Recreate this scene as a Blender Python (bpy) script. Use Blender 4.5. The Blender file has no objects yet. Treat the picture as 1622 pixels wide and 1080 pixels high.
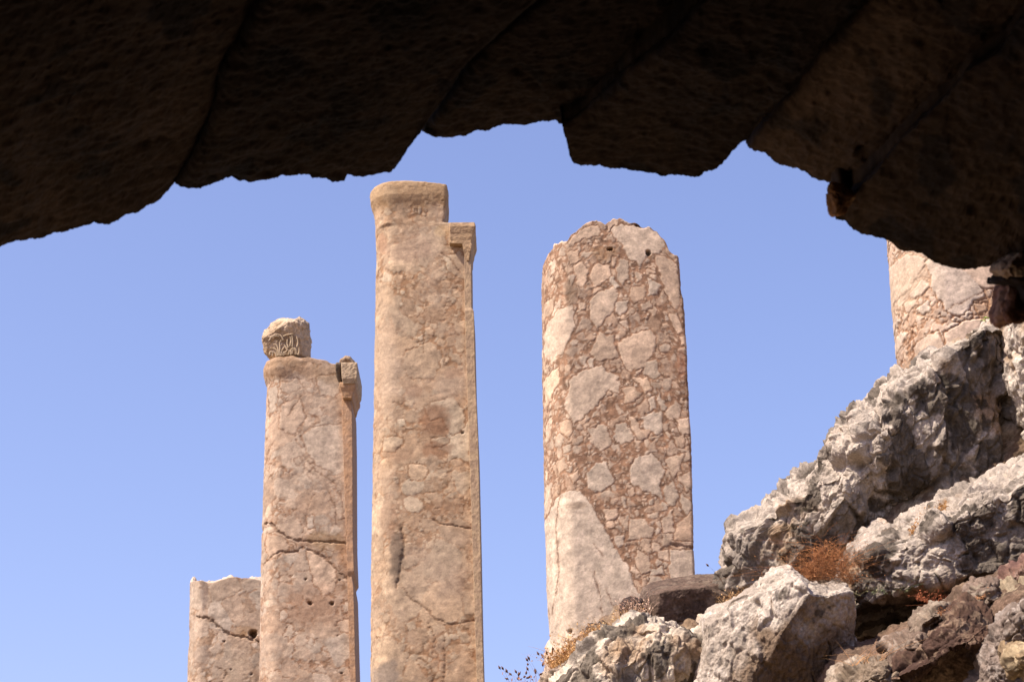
import bpy, math, random
import numpy as np
R = math.radians
random.seed(7)
rng = np.random.default_rng(11)
scene = bpy.context.scene

# ------------------------------------------------------------------ camera
CAM = np.array([0.0, 0.0, 1.6]); FPX = 3500.0; PITCH = R(21.0); ROLL = R(0.96)
F_ = np.array([0, math.cos(PITCH), math.sin(PITCH)])
U0 = np.array([0, -math.sin(PITCH), math.cos(PITCH)]); X0 = np.array([1.0, 0, 0])
RT = math.cos(ROLL)*X0 - math.sin(ROLL)*U0
UP = math.cos(ROLL)*U0 + math.sin(ROLL)*X0
cd = bpy.data.cameras.new('camera'); cam = bpy.data.objects.new('camera', cd)
scene.collection.objects.link(cam); scene.camera = cam
from mathutils import Matrix
cam.matrix_world = Matrix(((RT[0], UP[0], -F_[0], CAM[0]), (RT[1], UP[1], -F_[1], CAM[1]),
                           (RT[2], UP[2], -F_[2], CAM[2]), (0, 0, 0, 1)))
cd.lens = 36*FPX/1622; cd.sensor_width = 36; cd.clip_start = 0.05; cd.clip_end = 3000
cd.dof.use_dof = True; cd.dof.focus_distance = 15.0; cd.dof.aperture_fstop = 11.0

# ------------------------------------------------------------------ light
S = np.array([-0.50, -0.26, 0.80]); S /= np.linalg.norm(S)
w = bpy.data.worlds.new('World'); scene.world = w; w.use_nodes = True
nt = w.node_tree; nt.nodes.clear()
sky = nt.nodes.new('ShaderNodeTexSky'); sky.sky_type = 'NISHITA'; sky.sun_disc = False
sky.sun_elevation = math.asin(S[2]); sky.sun_rotation = math.atan2(S[0], S[1])
sky.altitude = 100; sky.air_density = 1.0; sky.dust_density = 2.2; sky.ozone_density = 2.5
tint = nt.nodes.new('ShaderNodeMix'); tint.data_type = 'RGBA'; tint.blend_type = 'MULTIPLY'
tint.inputs[0].default_value = 1.0; tint.inputs[7].default_value = (1.0, 0.87, 1.0, 1)
bg = nt.nodes.new('ShaderNodeBackground'); bg.inputs[1].default_value = 0.135
wo = nt.nodes.new('ShaderNodeOutputWorld')
nt.links.new(sky.outputs[0], tint.inputs[6]); nt.links.new(tint.outputs[2], bg.inputs[0]); nt.links.new(bg.outputs[0], wo.inputs[0])
sd = bpy.data.lights.new('sun', 'SUN'); sun = bpy.data.objects.new('sun', sd); scene.collection.objects.link(sun)
sd.energy = 5.0; sd.angle = R(0.5); sd.color = (1.0, 0.93, 0.83)
from mathutils import Vector
sun.rotation_euler = Vector(tuple(-S)).to_track_quat('-Z', 'Y').to_euler(); sun.location = (-10, -8, 20)
scene.view_settings.view_transform = 'Standard'; scene.view_settings.look = 'None'
scene.view_settings.gamma = 1.0; scene.view_settings.exposure = 0.82
scene.cycles.max_bounces = 6; scene.cycles.diffuse_bounces = 4

# ------------------------------------------------------------------ helpers
def unproj(px, py, Y):
    px = np.asarray(px, float); py = np.asarray(py, float); Y = np.asarray(Y, float)
    d = F_*FPX + (px[..., None]-811)*RT + (540-py)[..., None]*UP
    return CAM + d*(Y/d[..., 1])[..., None]
def proj(P):
    q = P-CAM; z = q@F_
    return 811+FPX*(q@RT)/z, 540-FPX*(q@UP)/z
def sstep(a, b, x):
    t = np.clip((x-a)/(b-a), 0, 1); return t*t*(3-2*t)
def _h(ix, iy, iz, seed):
    n = (ix.astype(np.uint32)*np.uint32(374761393) + iy.astype(np.uint32)*np.uint32(668265263)
         + iz.astype(np.uint32)*np.uint32(2147483647) + np.uint32(seed*144665+977))
    n = (n ^ (n >> np.uint32(13)))*np.uint32(1274126177)
    n = (n ^ (n >> np.uint32(15)))*np.uint32(2246822519)
    return n ^ (n >> np.uint32(16))
def _hf(*a): return _h(*a).astype(np.float32)/np.float32(4294967295.0)
GR = np.array([[1,1,0],[-1,1,0],[1,-1,0],[-1,-1,0],[1,0,1],[-1,0,1],[1,0,-1],[-1,0,-1],
               [0,1,1],[0,-1,1],[0,1,-1],[0,-1,-1],[1,1,0],[-1,1,0],[0,-1,1],[0,-1,-1]], np.float32)
def perlin(P, sc, seed=0):
    p = (P/sc).astype(np.float32)+np.float32(1000.37); i = np.floor(p).astype(np.int64); f = p-i
    u = f*f*f*(f*(f*6-15)+10); out = 0
    for a in (0, 1):
        wx = u[:, 0] if a else 1-u[:, 0]
        for b in (0, 1):
            wy = u[:, 1] if b else 1-u[:, 1]
            for c in (0, 1):
                wz = u[:, 2] if c else 1-u[:, 2]
                g = GR[_h(i[:, 0]+a, i[:, 1]+b, i[:, 2]+c, seed) & np.uint32(15)]
                out = out + wx*wy*wz*(g[:, 0]*(f[:, 0]-a)+g[:, 1]*(f[:, 1]-b)+g[:, 2]*(f[:, 2]-c))
    return out
def fbm(P, sc, o=4, seed=0, gain=.5):
    s = 0; a = 1
    for k in range(o): s = s+a*perlin(P, sc/2**k, seed+k*17); a *= gain
    return s
def ridged(P, sc, o=4, seed=0):
    s = 0; a = 1
    for k in range(o): s = s+a*(1-2*np.abs(perlin(P, sc/2**k, seed+k*13))); a *= .5
    return s/2
def worley(P, sc, seed=0):
    p = (P/sc).astype(np.float32)+np.float32(1000.61); i = np.floor(p).astype(np.int64); n = len(p)
    f1 = np.full(n, 9, np.float32); f2 = f1.copy(); cid = np.zeros(n, np.float32)
    for a in (-1, 0, 1):
        for b in (-1, 0, 1):
            for c in (-1, 0, 1):
                X, Y, Z = i[:, 0]+a, i[:, 1]+b, i[:, 2]+c
                h = _h(X, Y, Z, seed)
                dx = X+((h & 1023).astype(np.float32)/1023)-p[:, 0]
                dy = Y+(((h >> 10) & 1023).astype(np.float32)/1023)-p[:, 1]
                dz = Z+(((h >> 20) & 1023).astype(np.float32)/1023)-p[:, 2]
                d = np.sqrt(dx*dx+dy*dy+dz*dz)
                m = d < f1
                f2 = np.where(m, f1, np.minimum(f2, d)); f1 = np.where(m, d, f1)
                cid = np.where(m, ((h >> 7) % 65521).astype(np.float32)/65521, cid)
    return f1, f2, cid
def chips(P, sc, seed=0):
    "flat tilted facets meeting at creases"
    p = (P/sc).astype(np.float32)+np.float32(1000.61); i = np.floor(p).astype(np.int64); n = len(p)
    f1 = np.full(n, 9, np.float32); f2 = f1.copy(); pl = np.zeros(n, np.float32)
    for a in (-1, 0, 1):
        for b in (-1, 0, 1):
            for c in (-1, 0, 1):
                X, Y, Z = i[:, 0]+a, i[:, 1]+b, i[:, 2]+c
                h = _h(X, Y, Z, seed)
                dx = p[:, 0]-X-((h & 1023).astype(np.float32)/1023)
                dy = p[:, 1]-Y-(((h >> 10) & 1023).astype(np.float32)/1023)
                dz = p[:, 2]-Z-(((h >> 20) & 1023).astype(np.float32)/1023)
                d = np.sqrt(dx*dx+dy*dy+dz*dz)
                g = lambda k: ((h >> k) & 255).astype(np.float32)/127.5-1
                q = g(3)*dx+g(9)*dy+g(17)*dz+.5*g(13)
                m = d < f1
                f2 = np.where(m, f1, np.minimum(f2, d)); f1 = np.where(m, d, f1); pl = np.where(m, q, pl)
    return pl*sstep(0, .22, f2-f1)-.35*(1-sstep(0, .16, f2-f1))
def sdpoly(x, y, poly):
    "signed distance (positive inside) to a polygon"
    p = np.array(poly, float); q = np.roll(p, -1, 0); d = np.full(x.shape, 1e9); ins = np.zeros(x.shape, bool)
    for (ax, ay), (bx, by) in zip(p, q):
        ex, ey = bx-ax, by-ay; L = ex*ex+ey*ey+1e-9
        t = np.clip(((x-ax)*ex+(y-ay)*ey)/L, 0, 1)
        d = np.minimum(d, (x-ax-t*ex)**2+(y-ay-t*ey)**2)
        if ay != by: ins ^= ((ay > y) != (by > y)) & (x < (bx-ax)*(y-ay)/(by-ay)+ax)
    return np.where(ins, 1, -1)*np.sqrt(d)
def dline(x, y, pts):
    d = np.full(x.shape, 1e9)
    for (ax, ay), (bx, by) in zip(pts[:-1], pts[1:]):
        ex, ey = bx-ax, by-ay; t = np.clip(((x-ax)*ex+(y-ay)*ey)/(ex*ex+ey*ey+1e-9), 0, 1)
        d = np.minimum(d, (x-ax-t*ex)**2+(y-ay-t*ey)**2)
    return np.sqrt(d)
def mesh_np(name, V, faces4=None, faces3=None, mat=None, parent=None, col=None, smooth=True):
    me = bpy.data.meshes.new(name)
    parts = []; tot = []
    if faces4 is not None and len(faces4): parts.append(faces4.reshape(-1)); tot.append(np.full(len(faces4), 4))
    if faces3 is not None and len(faces3): parts.append(faces3.reshape(-1)); tot.append(np.full(len(faces3), 3))
    li = np.concatenate(parts).astype(np.int32); tt = np.concatenate(tot).astype(np.int32)
    me.vertices.add(len(V)); me.vertices.foreach_set('co', V.astype(np.float32).reshape(-1))
    me.loops.add(len(li)); me.loops.foreach_set('vertex_index', li)
    me.polygons.add(len(tt)); st = np.concatenate([[0], np.cumsum(tt)[:-1]]).astype(np.int32)
    me.polygons.foreach_set('loop_start', st)
    me.polygons.foreach_set('use_smooth', np.full(len(tt), smooth))
    me.update(calc_edges=True)
    if col is not None:
        a = me.color_attributes.new('Col', 'FLOAT_COLOR', 'POINT')
        c = np.ones((len(V), 4), np.float32); c[:, :3] = col; a.data.foreach_set('color', c.reshape(-1))
    if mat: me.materials.append(mat)
    o = bpy.data.objects.new(name, me); scene.collection.objects.link(o)
    if parent is not None: o.parent = parent; o.matrix_parent_inverse = Matrix.Translation(-Vector(parent.location))
    return o
def grid_faces(nr, nc, wrap=False, off=0):
    r = np.arange(nr-1)[:, None]; c = np.arange(nc if wrap else nc-1)[None, :]
    a = r*nc+c; b = r*nc+(c+1) % nc
    return np.stack([a, b, b+nc, a+nc], -1).reshape(-1, 4)+off
def thing(name, loc, label, cat, group=None, kind=None):
    o = bpy.data.objects.new(name, None); scene.collection.objects.link(o); o.location = tuple(loc)
    o.empty_display_size = .2; return tag(o, label, cat, group, kind)
def tag(o, label=None, cat=None, group=None, kind=None):
    if label: o['label'] = label
    if cat: o['category'] = cat
    if group: o['group'] = group
    if kind: o['kind'] = kind
    return o
def gridnormals(P):
    "normals of a grid (rows, cols, 3), columns wrap"
    du = np.roll(P, -1, 1)-np.roll(P, 1, 1); dv = np.gradient(P, axis=0)
    n = np.cross(du, dv); l = np.linalg.norm(n, axis=2, keepdims=True); return n/np.maximum(l, 1e-9)

# ------------------------------------------------------------------ materials
def stone_mat(name, rough=.9, vscale=60, var=.25, bump=.4, bscale=90, bdist=.004, spec=.2):
    m = bpy.data.materials.new(name); m.use_nodes = True; t = m.node_tree; b = t.nodes['Principled BSDF']
    b.inputs['Roughness'].default_value = rough; b.inputs['Specular IOR Level'].default_value = spec
    at = t.nodes.new('ShaderNodeVertexColor'); at.layer_name = 'Col'
    geo = t.nodes.new('ShaderNodeTexCoord')
    n1 = t.nodes.new('ShaderNodeTexNoise'); n1.inputs['Scale'].default_value = vscale; n1.inputs['Detail'].default_value = 6; n1.inputs['Roughness'].default_value = .7
    mr = t.nodes.new('ShaderNodeMapRange'); mr.inputs[1].default_value = .3; mr.inputs[2].default_value = .7
    mr.inputs[3].default_value = 1-var; mr.inputs[4].default_value = 1+var
    mx = t.nodes.new('ShaderNodeMix'); mx.data_type = 'RGBA'; mx.blend_type = 'MULTIPLY'; mx.inputs[0].default_value = 1
    t.links.new(geo.outputs['Object'], n1.inputs['Vector']); t.links.new(n1.outputs[0], mr.inputs[0])
    t.links.new(at.outputs[0], mx.inputs[6]); t.links.new(mr.outputs[0], mx.inputs[7]); t.links.new(mx.outputs[2], b.inputs['Base Color'])
    n3 = t.nodes.new('ShaderNodeTexNoise'); n3.inputs['Scale'].default_value = vscale*.22; n3.inputs['Detail'].default_value = 8; n3.inputs['Roughness'].default_value = .75
    m3 = t.nodes.new('ShaderNodeMapRange'); m3.inputs[1].default_value = .35; m3.inputs[2].default_value = .65; m3.inputs[3].default_value = 1-var; m3.inputs[4].default_value = 1+var*.8
    mul = t.nodes.new('ShaderNodeMath'); mul.operation = 'MULTIPLY'; t.links.new(geo.outputs['Object'], n3.inputs['Vector']); t.links.new(n3.outputs[0], m3.inputs[0])
    t.links.new(mr.outputs[0], mul.inputs[0]); t.links.new(m3.outputs[0], mul.inputs[1]); t.links.new(mul.outputs[0], mx.inputs[7])
    n2 = t.nodes.new('ShaderNodeTexNoise'); n2.inputs['Scale'].default_value = bscale; n2.inputs['Detail'].default_value = 5; n2.inputs['Roughness'].default_value = .65
    bp = t.nodes.new('ShaderNodeBump'); bp.inputs['Strength'].default_value = bump; bp.inputs['Distance'].default_value = bdist
    t.links.new(geo.outputs['Object'], n2.inputs['Vector']); t.links.new(n2.outputs[0], bp.inputs['Height']); t.links.new(bp.outputs[0], b.inputs['Normal'])
    return m
def plain_mat(name, c1, c2, scale=20, rough=.85, trans=0):
    m = bpy.data.materials.new(name); m.use_nodes = True; t = m.node_tree; b = t.nodes['Principled BSDF']
    b.inputs['Roughness'].default_value = rough; b.inputs['Specular IOR Level'].default_value = .2
    geo = t.nodes.new('ShaderNodeTexCoord'); n = t.nodes.new('ShaderNodeTexNoise'); n.inputs['Scale'].default_value = scale; n.inputs['Detail'].default_value = 4
    cr = t.nodes.new('ShaderNodeValToRGB'); cr.color_ramp.elements[0].position = .35; cr.color_ramp.elements[1].position = .65
    cr.color_ramp.elements[0].color = (*c1, 1); cr.color_ramp.elements[1].color = (*c2, 1)
    t.links.new(geo.outputs['Object'], n.inputs['Vector']); t.links.new(n.outputs[0], cr.inputs[0]); t.links.new(cr.outputs[0], b.inputs['Base Color'])
    return m
M_col = stone_mat('breccia_marble', .8, 60, .17, .6, 90, .006, .2)
M_lime = stone_mat('weathered_limestone', .92, 80, .30, .8, 90, .010, .1)
M_bas = stone_mat('brown_basalt', .95, 60, .3, .6, 90, .008, .1)
M_vault = stone_mat('vault_basalt', .95, 35, .22, .4, 60, .006, .05)
M_earth = stone_mat('dry_earth', 1.0, 50, .35, .9, 60, .012, .05)

# ------------------------------------------------------------------ the setting: ground, hillside
def terrain_h(x, y):
    t = sstep(8.5, 15.5, y); return -.05+4.4*t
xs = np.concatenate([np.linspace(-400, -16, 30), np.linspace(-15, 15, 160), np.linspace(16, 400, 30)])
ys = np.concatenate([np.linspace(-200, -11, 20), np.linspace(-10, 6, 30), np.linspace(6.1, 18, 120), np.linspace(18.5, 60, 40), np.linspace(65, 900, 40)])
GX, GY = np.meshgrid(xs, ys); Pg = np.stack([GX, GY, terrain_h(GX, GY)], -1); q = Pg.reshape(-1, 3)
q[:, 2] += .12*fbm(q, 2.0, 4, 3)*sstep(6, 9, q[:, 1]) + .01*fbm(q, .3, 2, 5)
g = fbm(q, 1.5, 4, 9)[:, None]
colg = np.clip(np.array([.20, .155, .105])*(1+.35*g), 0.02, .8)
gr = mesh_np('ground', q, grid_faces(len(ys), len(xs)), mat=M_earth, col=colg); tag(gr, kind='structure')

# ------------------------------------------------------------------ rocks
def rock(name, poly, Y, front, back, mat, colfn, label=None, cat='rock', group=None, cuts=(), disp=(), shear=(0, 0),
         pw=3.0, res=1.0, c=None, parent=None, kind=None, smoothpoly=2, stretch=(1, 1, 1), rcuts=0, rfrac=.8, rseed=0):
    poly = np.array(poly, float)
    if c is None: c = poly.mean(0)
    c = np.array(c, float)
    rm = np.linalg.norm(poly-c, axis=1).mean()
    N = int(np.clip(2*math.pi*rm*.62*1.25*res, 60, 1300)); M = int(np.clip(rm*.62*1.25*res, 16, 300)); MB = max(10, M//5)
    ph = np.linspace(0, 2*math.pi, N, endpoint=False); cs, sn = np.cos(ph), np.sin(ph)
    p0 = poly-c; p1 = np.roll(p0, -1, 0); Rf = np.full(N, 0.0)
    for a, b in zip(p0, p1):        # ray / segment (image y is down; use sn as down)
        e = b-a; den = cs*e[1]-sn*e[0]; den = np.where(np.abs(den) < 1e-9, 1e-9, den)
        t = (a[0]*e[1]-a[1]*e[0])/den; u = (a[0]*sn-a[1]*cs)/den
        ok = (t > 0) & (u >= -1e-6) & (u <= 1+1e-6); Rf = np.where(ok, np.maximum(Rf, t), Rf)
    Rf = np.where(Rf <= 0, rm*.5, Rf)
    for _ in range(smoothpoly): Rf = (np.roll(Rf, 1)+2*Rf+np.roll(Rf, -1))/4
    O = unproj(c[0], c[1], Y); mpp = ((O-CAM)@F_)/FPX
    tt = np.linspace(0, math.pi/2, 4000); ra = np.sin(tt)**(2/pw); da = np.cos(tt)**(2/pw)      # profile resampled by arc length
    def prof(depth, n):
        cum = np.concatenate([[0], np.cumsum(np.hypot(np.diff(ra), np.diff(da)*depth/(rm*mpp)))]); q = np.linspace(0.003, cum[-1], n)
        return np.interp(q, cum, ra), np.interp(q, cum, da)*depth, cum[-1]
    L_ = prof(front, 10)[2]; r1, d1, _ = prof(front, int(M*min(L_, 2.2))); r2, d2, _ = prof(back, MB+int(M*.25))
    rr = np.concatenate([r1, r2[::-1][1:]]); dd = np.concatenate([d1, -d2[::-1][1:]])
    lx = rr[:, None]*Rf*cs*mpp; ly = -rr[:, None]*Rf*sn*mpp; lz = np.broadcast_to(dd[:, None], lx.shape).copy()
    lz = lz-shear[0]*lx-shear[1]*ly                     # lz: towards the camera
    L = np.stack([lx, ly, lz], -1)
    for (pt, dz, n) in cuts:
        n = np.array(n, float); n /= np.linalg.norm(n)
        q = np.array([(pt[0]-c[0])*mpp, -(pt[1]-c[1])*mpp, dz]); s = (L-q)@n
        L = L-np.where(s > 0, s, 0)[..., None]*n*.97
    rg = np.random.default_rng(rseed+int(c[0])+int(c[1])*7)
    for _ in range(rcuts):
        n = rg.normal(0, 1, 3); n[2] = abs(n[2])+.35; n /= np.linalg.norm(n); s = L@n; s = s-s.max()*(rfrac+rg.uniform(-.08, .1))
        L = L-np.where(s > 0, s, 0)[..., None]*n*.95
    B = np.stack([RT, UP, -F_]); P = O+L@B
    sh = P.shape; st = np.array(stretch, float)
    seed0 = int(abs(c[0]*7+c[1]*3)) % 997
    nb = -gridnormals(P); cen = P.mean((0, 1)); nb = nb*np.sign(((nb*(P-cen)).sum(-1)).mean())
    for _ in range(4):
        nb = nb*2+np.roll(nb, 1, 1)+np.roll(nb, -1, 1); nb[1:-1] = nb[1:-1]*2+nb[:-2]+nb[2:]; nb /= np.linalg.norm(nb, axis=2, keepdims=True)+1e-9
    P_b = P
    for (k, sc, amp) in disp:
        n = nb; Q = P_b.reshape(-1, 3)
        Qs = ((Q-O)@np.linalg.inv(B)/st)@B+O
        if k == 'fbm': h = fbm(Qs, sc, 4, seed0)
        elif k == 'ridge': h = ridged(Qs, sc, 4, seed0+1)-.6
        elif k == 'knob':
            W_ = Qs+.25*sc*np.stack([perlin(Qs, sc*.7, 3), perlin(Qs, sc*.7, 4), perlin(Qs, sc*.7, 5)], -1)
            f1, f2, _ = worley(W_, sc, seed0+2); h = .55-np.minimum(f1, 1.1)**1.5
        elif k == 'pit':
            W_ = Qs+.3*sc*np.stack([perlin(Qs, sc*.7, 6), perlin(Qs, sc*.7, 7), perlin(Qs, sc*.7, 8)], -1)
            f1, f2, cid = worley(W_, sc, seed0+3); h = -(1-sstep(.1, .5, f1))*(cid > .4)
        elif k == 'chip':
            W_ = Qs+.12*sc*np.stack([perlin(Qs, sc*.5, 3), perlin(Qs, sc*.5, 4), perlin(Qs, sc*.5, 5)], -1); h = chips(W_, sc, seed0+6)
        elif k == 'facet':
            f1, f2, cid = worley(Qs, sc, seed0+4); h = cid-.5
        P = P+n*(amp*h).reshape(sh[0], sh[1], 1)
    Q = P.reshape(-1, 3)
    n = -gridnormals(P).reshape(-1, 3)
    px, py = proj(Q)
    col = colfn(Q, px, py, seed0)
    nf = grid_faces(sh[0], N, True)
    V = np.concatenate([Q, P[0].mean(0)[None], P[-1].mean(0)[None]]); nv = len(Q)
    i = np.arange(N); j = (i+1) % N; b0 = (sh[0]-1)*N
    t3 = np.concatenate([np.stack([np.full(N, nv), j, i], -1), np.stack([np.full(N, nv+1), b0+i, b0+j], -1)])
    col = np.concatenate([col, col[:1], col[-1:]])
    if parent is None:
        base = Q[np.argmin(Q[:, 2])]; org = np.array([Q[:, 0].mean(), Q[:, 1].mean(), base[2]])
        o = mesh_np(name, V-org, nf, t3, mat, None, col); o.location = tuple(org)
    else: o = mesh_np(name, V, nf, t3, mat, parent, col)
    tag(o, label, cat if parent is None else None, group, kind); return o
def lerp3(a, b, t): return np.array(a)*(1-t[:, None])+np.array(b)*t[:, None]
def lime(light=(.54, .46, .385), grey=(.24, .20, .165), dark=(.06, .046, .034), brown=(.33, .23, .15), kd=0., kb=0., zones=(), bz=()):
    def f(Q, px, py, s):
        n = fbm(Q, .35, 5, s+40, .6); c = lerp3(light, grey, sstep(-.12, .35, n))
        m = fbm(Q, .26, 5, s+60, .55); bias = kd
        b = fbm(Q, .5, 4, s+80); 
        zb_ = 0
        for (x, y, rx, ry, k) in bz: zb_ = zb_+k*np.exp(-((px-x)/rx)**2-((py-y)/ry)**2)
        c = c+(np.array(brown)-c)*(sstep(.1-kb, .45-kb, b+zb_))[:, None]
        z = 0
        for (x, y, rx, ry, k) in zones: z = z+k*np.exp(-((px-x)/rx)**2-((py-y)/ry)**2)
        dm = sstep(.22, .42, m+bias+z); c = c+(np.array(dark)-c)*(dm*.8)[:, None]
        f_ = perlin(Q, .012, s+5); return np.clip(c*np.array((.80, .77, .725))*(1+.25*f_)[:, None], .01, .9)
    return f
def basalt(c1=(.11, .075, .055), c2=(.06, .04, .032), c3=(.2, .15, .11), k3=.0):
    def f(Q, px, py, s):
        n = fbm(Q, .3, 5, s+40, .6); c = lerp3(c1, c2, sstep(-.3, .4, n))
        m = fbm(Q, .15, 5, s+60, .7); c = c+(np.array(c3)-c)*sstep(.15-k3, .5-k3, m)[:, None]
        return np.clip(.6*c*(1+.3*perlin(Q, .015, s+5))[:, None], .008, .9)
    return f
KARST = (('fbm', .6, .07), ('chip', .2, .05), ('ridge', .12, .022), ('chip', .08, .02), ('pit', .07, .018), ('fbm', .025, .006))
KARST2 = (('fbm', .5, .06), ('chip', .25, .04), ('chip', .1, .028), ('knob', .06, .014), ('pit', .05, .018), ('chip', .04, .008), ('fbm', .015, .004))
BAS = (('fbm', .4, .05), ('fbm', .12, .015), ('pit', .03, .006), ('fbm', .03, .005))

earth = rock('earth_bank', [(905, 1100), (940, 1040), (990, 1006), (1060, 985), (1140, 962), (1200, 945), (1300, 870), (1450, 700), (1640, 600), (1950, 560),
     (1950, 1500), (905, 1500)], 13.1, .9, 3.5, M_earth, basalt((.30, .20, .125), (.2, .13, .085), (.4, .3, .2)), c=(1350, 1150), res=.5, pw=2.2,
     disp=(('fbm', .5, .08), ('fbm', .1, .03), ('knob', .05, .012)), kind='structure')

rock('limestone_boulder', [(1156, 838), (1172, 832), (1190, 826), (1208, 808), (1222, 800), (1238, 790), (1258, 768), (1275, 752), (1290, 745), (1302, 736), (1312, 715), (1324, 698),
     (1340, 672), (1352, 655), (1366, 645), (1380, 640), (1395, 627), (1415, 606), (1432, 592), (1452, 582), (1472, 568), (1490, 555), (1512, 540), (1535, 527), (1550, 518), (1570, 503), (1584, 505),
     (1583, 560), (1580, 640), (1592, 700), (1640, 760), (1600, 800), (1480, 860), (1400, 900), (1330, 930), (1260, 950), (1200, 955), (1170, 945), (1164, 930), (1157, 890)], 12.5, .55, .9,
     M_lime, lime(light=(.46, .39, .325), grey=(.22, .185, .155), kd=.04, zones=((1170, 858, 26, 30, .5), (1530, 690, 110, 80, .35), (1250, 800, 60, 60, -.15), (1440, 760, 60, 40, .3), (1600, 780, 90, 60, .35), (1300, 860, 20, 16, .3), (1288, 800, 14, 30, .3), (1480, 620, 50, 40, .15)), kb=-.2),
     'huge pitted grey limestone boulder rising up to the right, its crest against the sky', 'boulder', cuts=(
      ((1300, 760), .50, (-.35, .25, 1)), ((1480, 680), .42, (.25, .1, 1)), ((1450, 800), .38, (.15, -.35, 1)), ((1220, 850), .30, (-.75, .35, 1))),
     disp=(('fbm', .7, .08), ('chip', .45, .09), ('chip', .20, .045), ('ridge', .14, .012), ('chip', .09, .022), ('pit', .12, .035), ('chip', .04, .009), ('fbm', .025, .006)), shear=(.0, -.15), stretch=(.8, 1.35, 1), c=(1400, 770), res=1.15)
rock('limestone_boulder', [(1584, 508), (1600, 500), (1640, 480), (1800, 440), (1860, 560), (1840, 720), (1700, 760), (1630, 740), (1606, 705), (1592, 660), (1582, 610), (1586, 560)], 12.0, .5, .8,
     M_lime, lime(kd=-.1, light=(.56, .48, .4)), 'grey limestone boulder at the right edge behind a vertical crack, beside the huge one', 'boulder', disp=KARST, shear=(0, -.3), stretch=(.8, 1.4, 1), c=(1700, 610))
rock('limestone_boulder', [(1338, 905), (1350, 885), (1368, 868), (1385, 860), (1400, 856), (1420, 850), (1436, 846), (1448, 828), (1465, 818), (1490, 806), (1510, 792), (1530, 780), (1550, 774), (1575, 766), (1592, 748), (1610, 738),
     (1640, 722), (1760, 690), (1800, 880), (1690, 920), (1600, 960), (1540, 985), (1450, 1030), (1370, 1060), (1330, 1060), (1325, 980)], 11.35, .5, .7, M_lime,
     lime(light=(.42, .355, .295), grey=(.24, .2, .165), kd=.03, kb=-.1, zones=((1390, 960, 60, 40, .25), (1540, 850, 40, 30, .1))), 'knobbly grey limestone boulder below the huge one, shaded along its underside', 'boulder',  # first zone paints the shade of the lower left into the stone colour
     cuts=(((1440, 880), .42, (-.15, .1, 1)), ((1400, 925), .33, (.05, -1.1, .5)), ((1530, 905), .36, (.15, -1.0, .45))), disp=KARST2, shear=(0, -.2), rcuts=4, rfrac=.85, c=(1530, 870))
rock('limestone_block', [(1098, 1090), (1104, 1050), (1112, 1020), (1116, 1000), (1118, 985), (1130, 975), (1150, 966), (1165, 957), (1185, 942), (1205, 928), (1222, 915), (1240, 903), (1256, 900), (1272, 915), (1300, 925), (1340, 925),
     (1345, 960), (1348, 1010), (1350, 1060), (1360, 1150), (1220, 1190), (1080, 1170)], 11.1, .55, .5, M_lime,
     lime(light=(.52, .445, .375), grey=(.36, .30, .245), brown=(.20, .14, .095), kd=-.35, kb=-.15, bz=((1300, 1010, 55, 90, 1.0), (1230, 1080, 80, 25, .7))), 'pale limestone block with a pocked sunlit left face and a flat brown shaded face', 'boulder',  # bz: brown stone of right face and underside, darkened to deepen their shade
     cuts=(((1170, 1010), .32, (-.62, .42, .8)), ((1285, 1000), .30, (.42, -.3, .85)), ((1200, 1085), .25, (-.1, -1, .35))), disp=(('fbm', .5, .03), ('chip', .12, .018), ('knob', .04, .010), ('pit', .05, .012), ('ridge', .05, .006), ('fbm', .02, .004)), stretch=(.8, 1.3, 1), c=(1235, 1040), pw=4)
rock('limestone_boulder', [(868, 1085), (885, 1070), (905, 1045), (930, 1022), (945, 1010), (968, 1002), (982, 988), (998, 980), (1020, 979), (1045, 983), (1065, 993), (1090, 1000), (1112, 1004), (1116, 1020), (1108, 1050), (1102, 1090),
     (1090, 1180), (980, 1200), (860, 1160)], 11.5, .45, .6, M_lime, lime(light=(.64, .54, .43), kd=.12, kb=-.25, zones=((930, 1050, 40, 40, .15), (1070, 1050, 40, 40, .25), (1000, 1040, 30, 30, -.2))),
     'rounded limestone boulder blotched with black lichen at the bottom, left of the pale block', 'boulder', cuts=(((1010, 1030), .38, (.1, .1, 1)),), disp=(('fbm', .4, .05), ('chip', .2, .05), ('ridge', .14, .025), ('chip', .08, .02), ('pit', .05, .01), ('fbm', .03, .006)), shear=(0, -.35), stretch=(.8, 1.4, 1), c=(1000, 1080), rcuts=5, rfrac=.8)

rock('basalt_slab', [(1012, 968), (1022, 940), (1040, 931), (1060, 927), (1090, 925), (1120, 922), (1145, 921), (1155, 935), (1162, 950), (1150, 962), (1125, 968), (1100, 974), (1070, 976), (1040, 978)], 12.9, .28, .5, M_bas, basalt((.17, .11, .078), (.11, .072, .052), (.22, .155, .11)),
     'flat dark brown basalt slab lying before the foot of the blotched column', 'rock', cuts=(((1090, 950), .24, (.05, .05, 1)), ((1022, 955), .14, (-1, .1, .6)), ((1140, 930), .2, (.3, .8, .5))), disp=(('fbm', .25, .015), ('fbm', .06, .007), ('pit', .02, .003)), pw=8, res=1.3, smoothpoly=1, c=(1085, 950))
rock('basalt_stone', [(981, 975), (982, 960), (990, 951), (1002, 947), (1015, 950), (1022, 965), (1018, 982), (995, 984)], 12.7, .12, .2, M_bas, basalt((.07, .045, .035), (.045, .03, .025), (.1, .07, .05)),
     'small dark basalt stone at the left end of the flat slab', 'rock', disp=(('fbm', .12, .02), ('fbm', .03, .005)), res=2)
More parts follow.
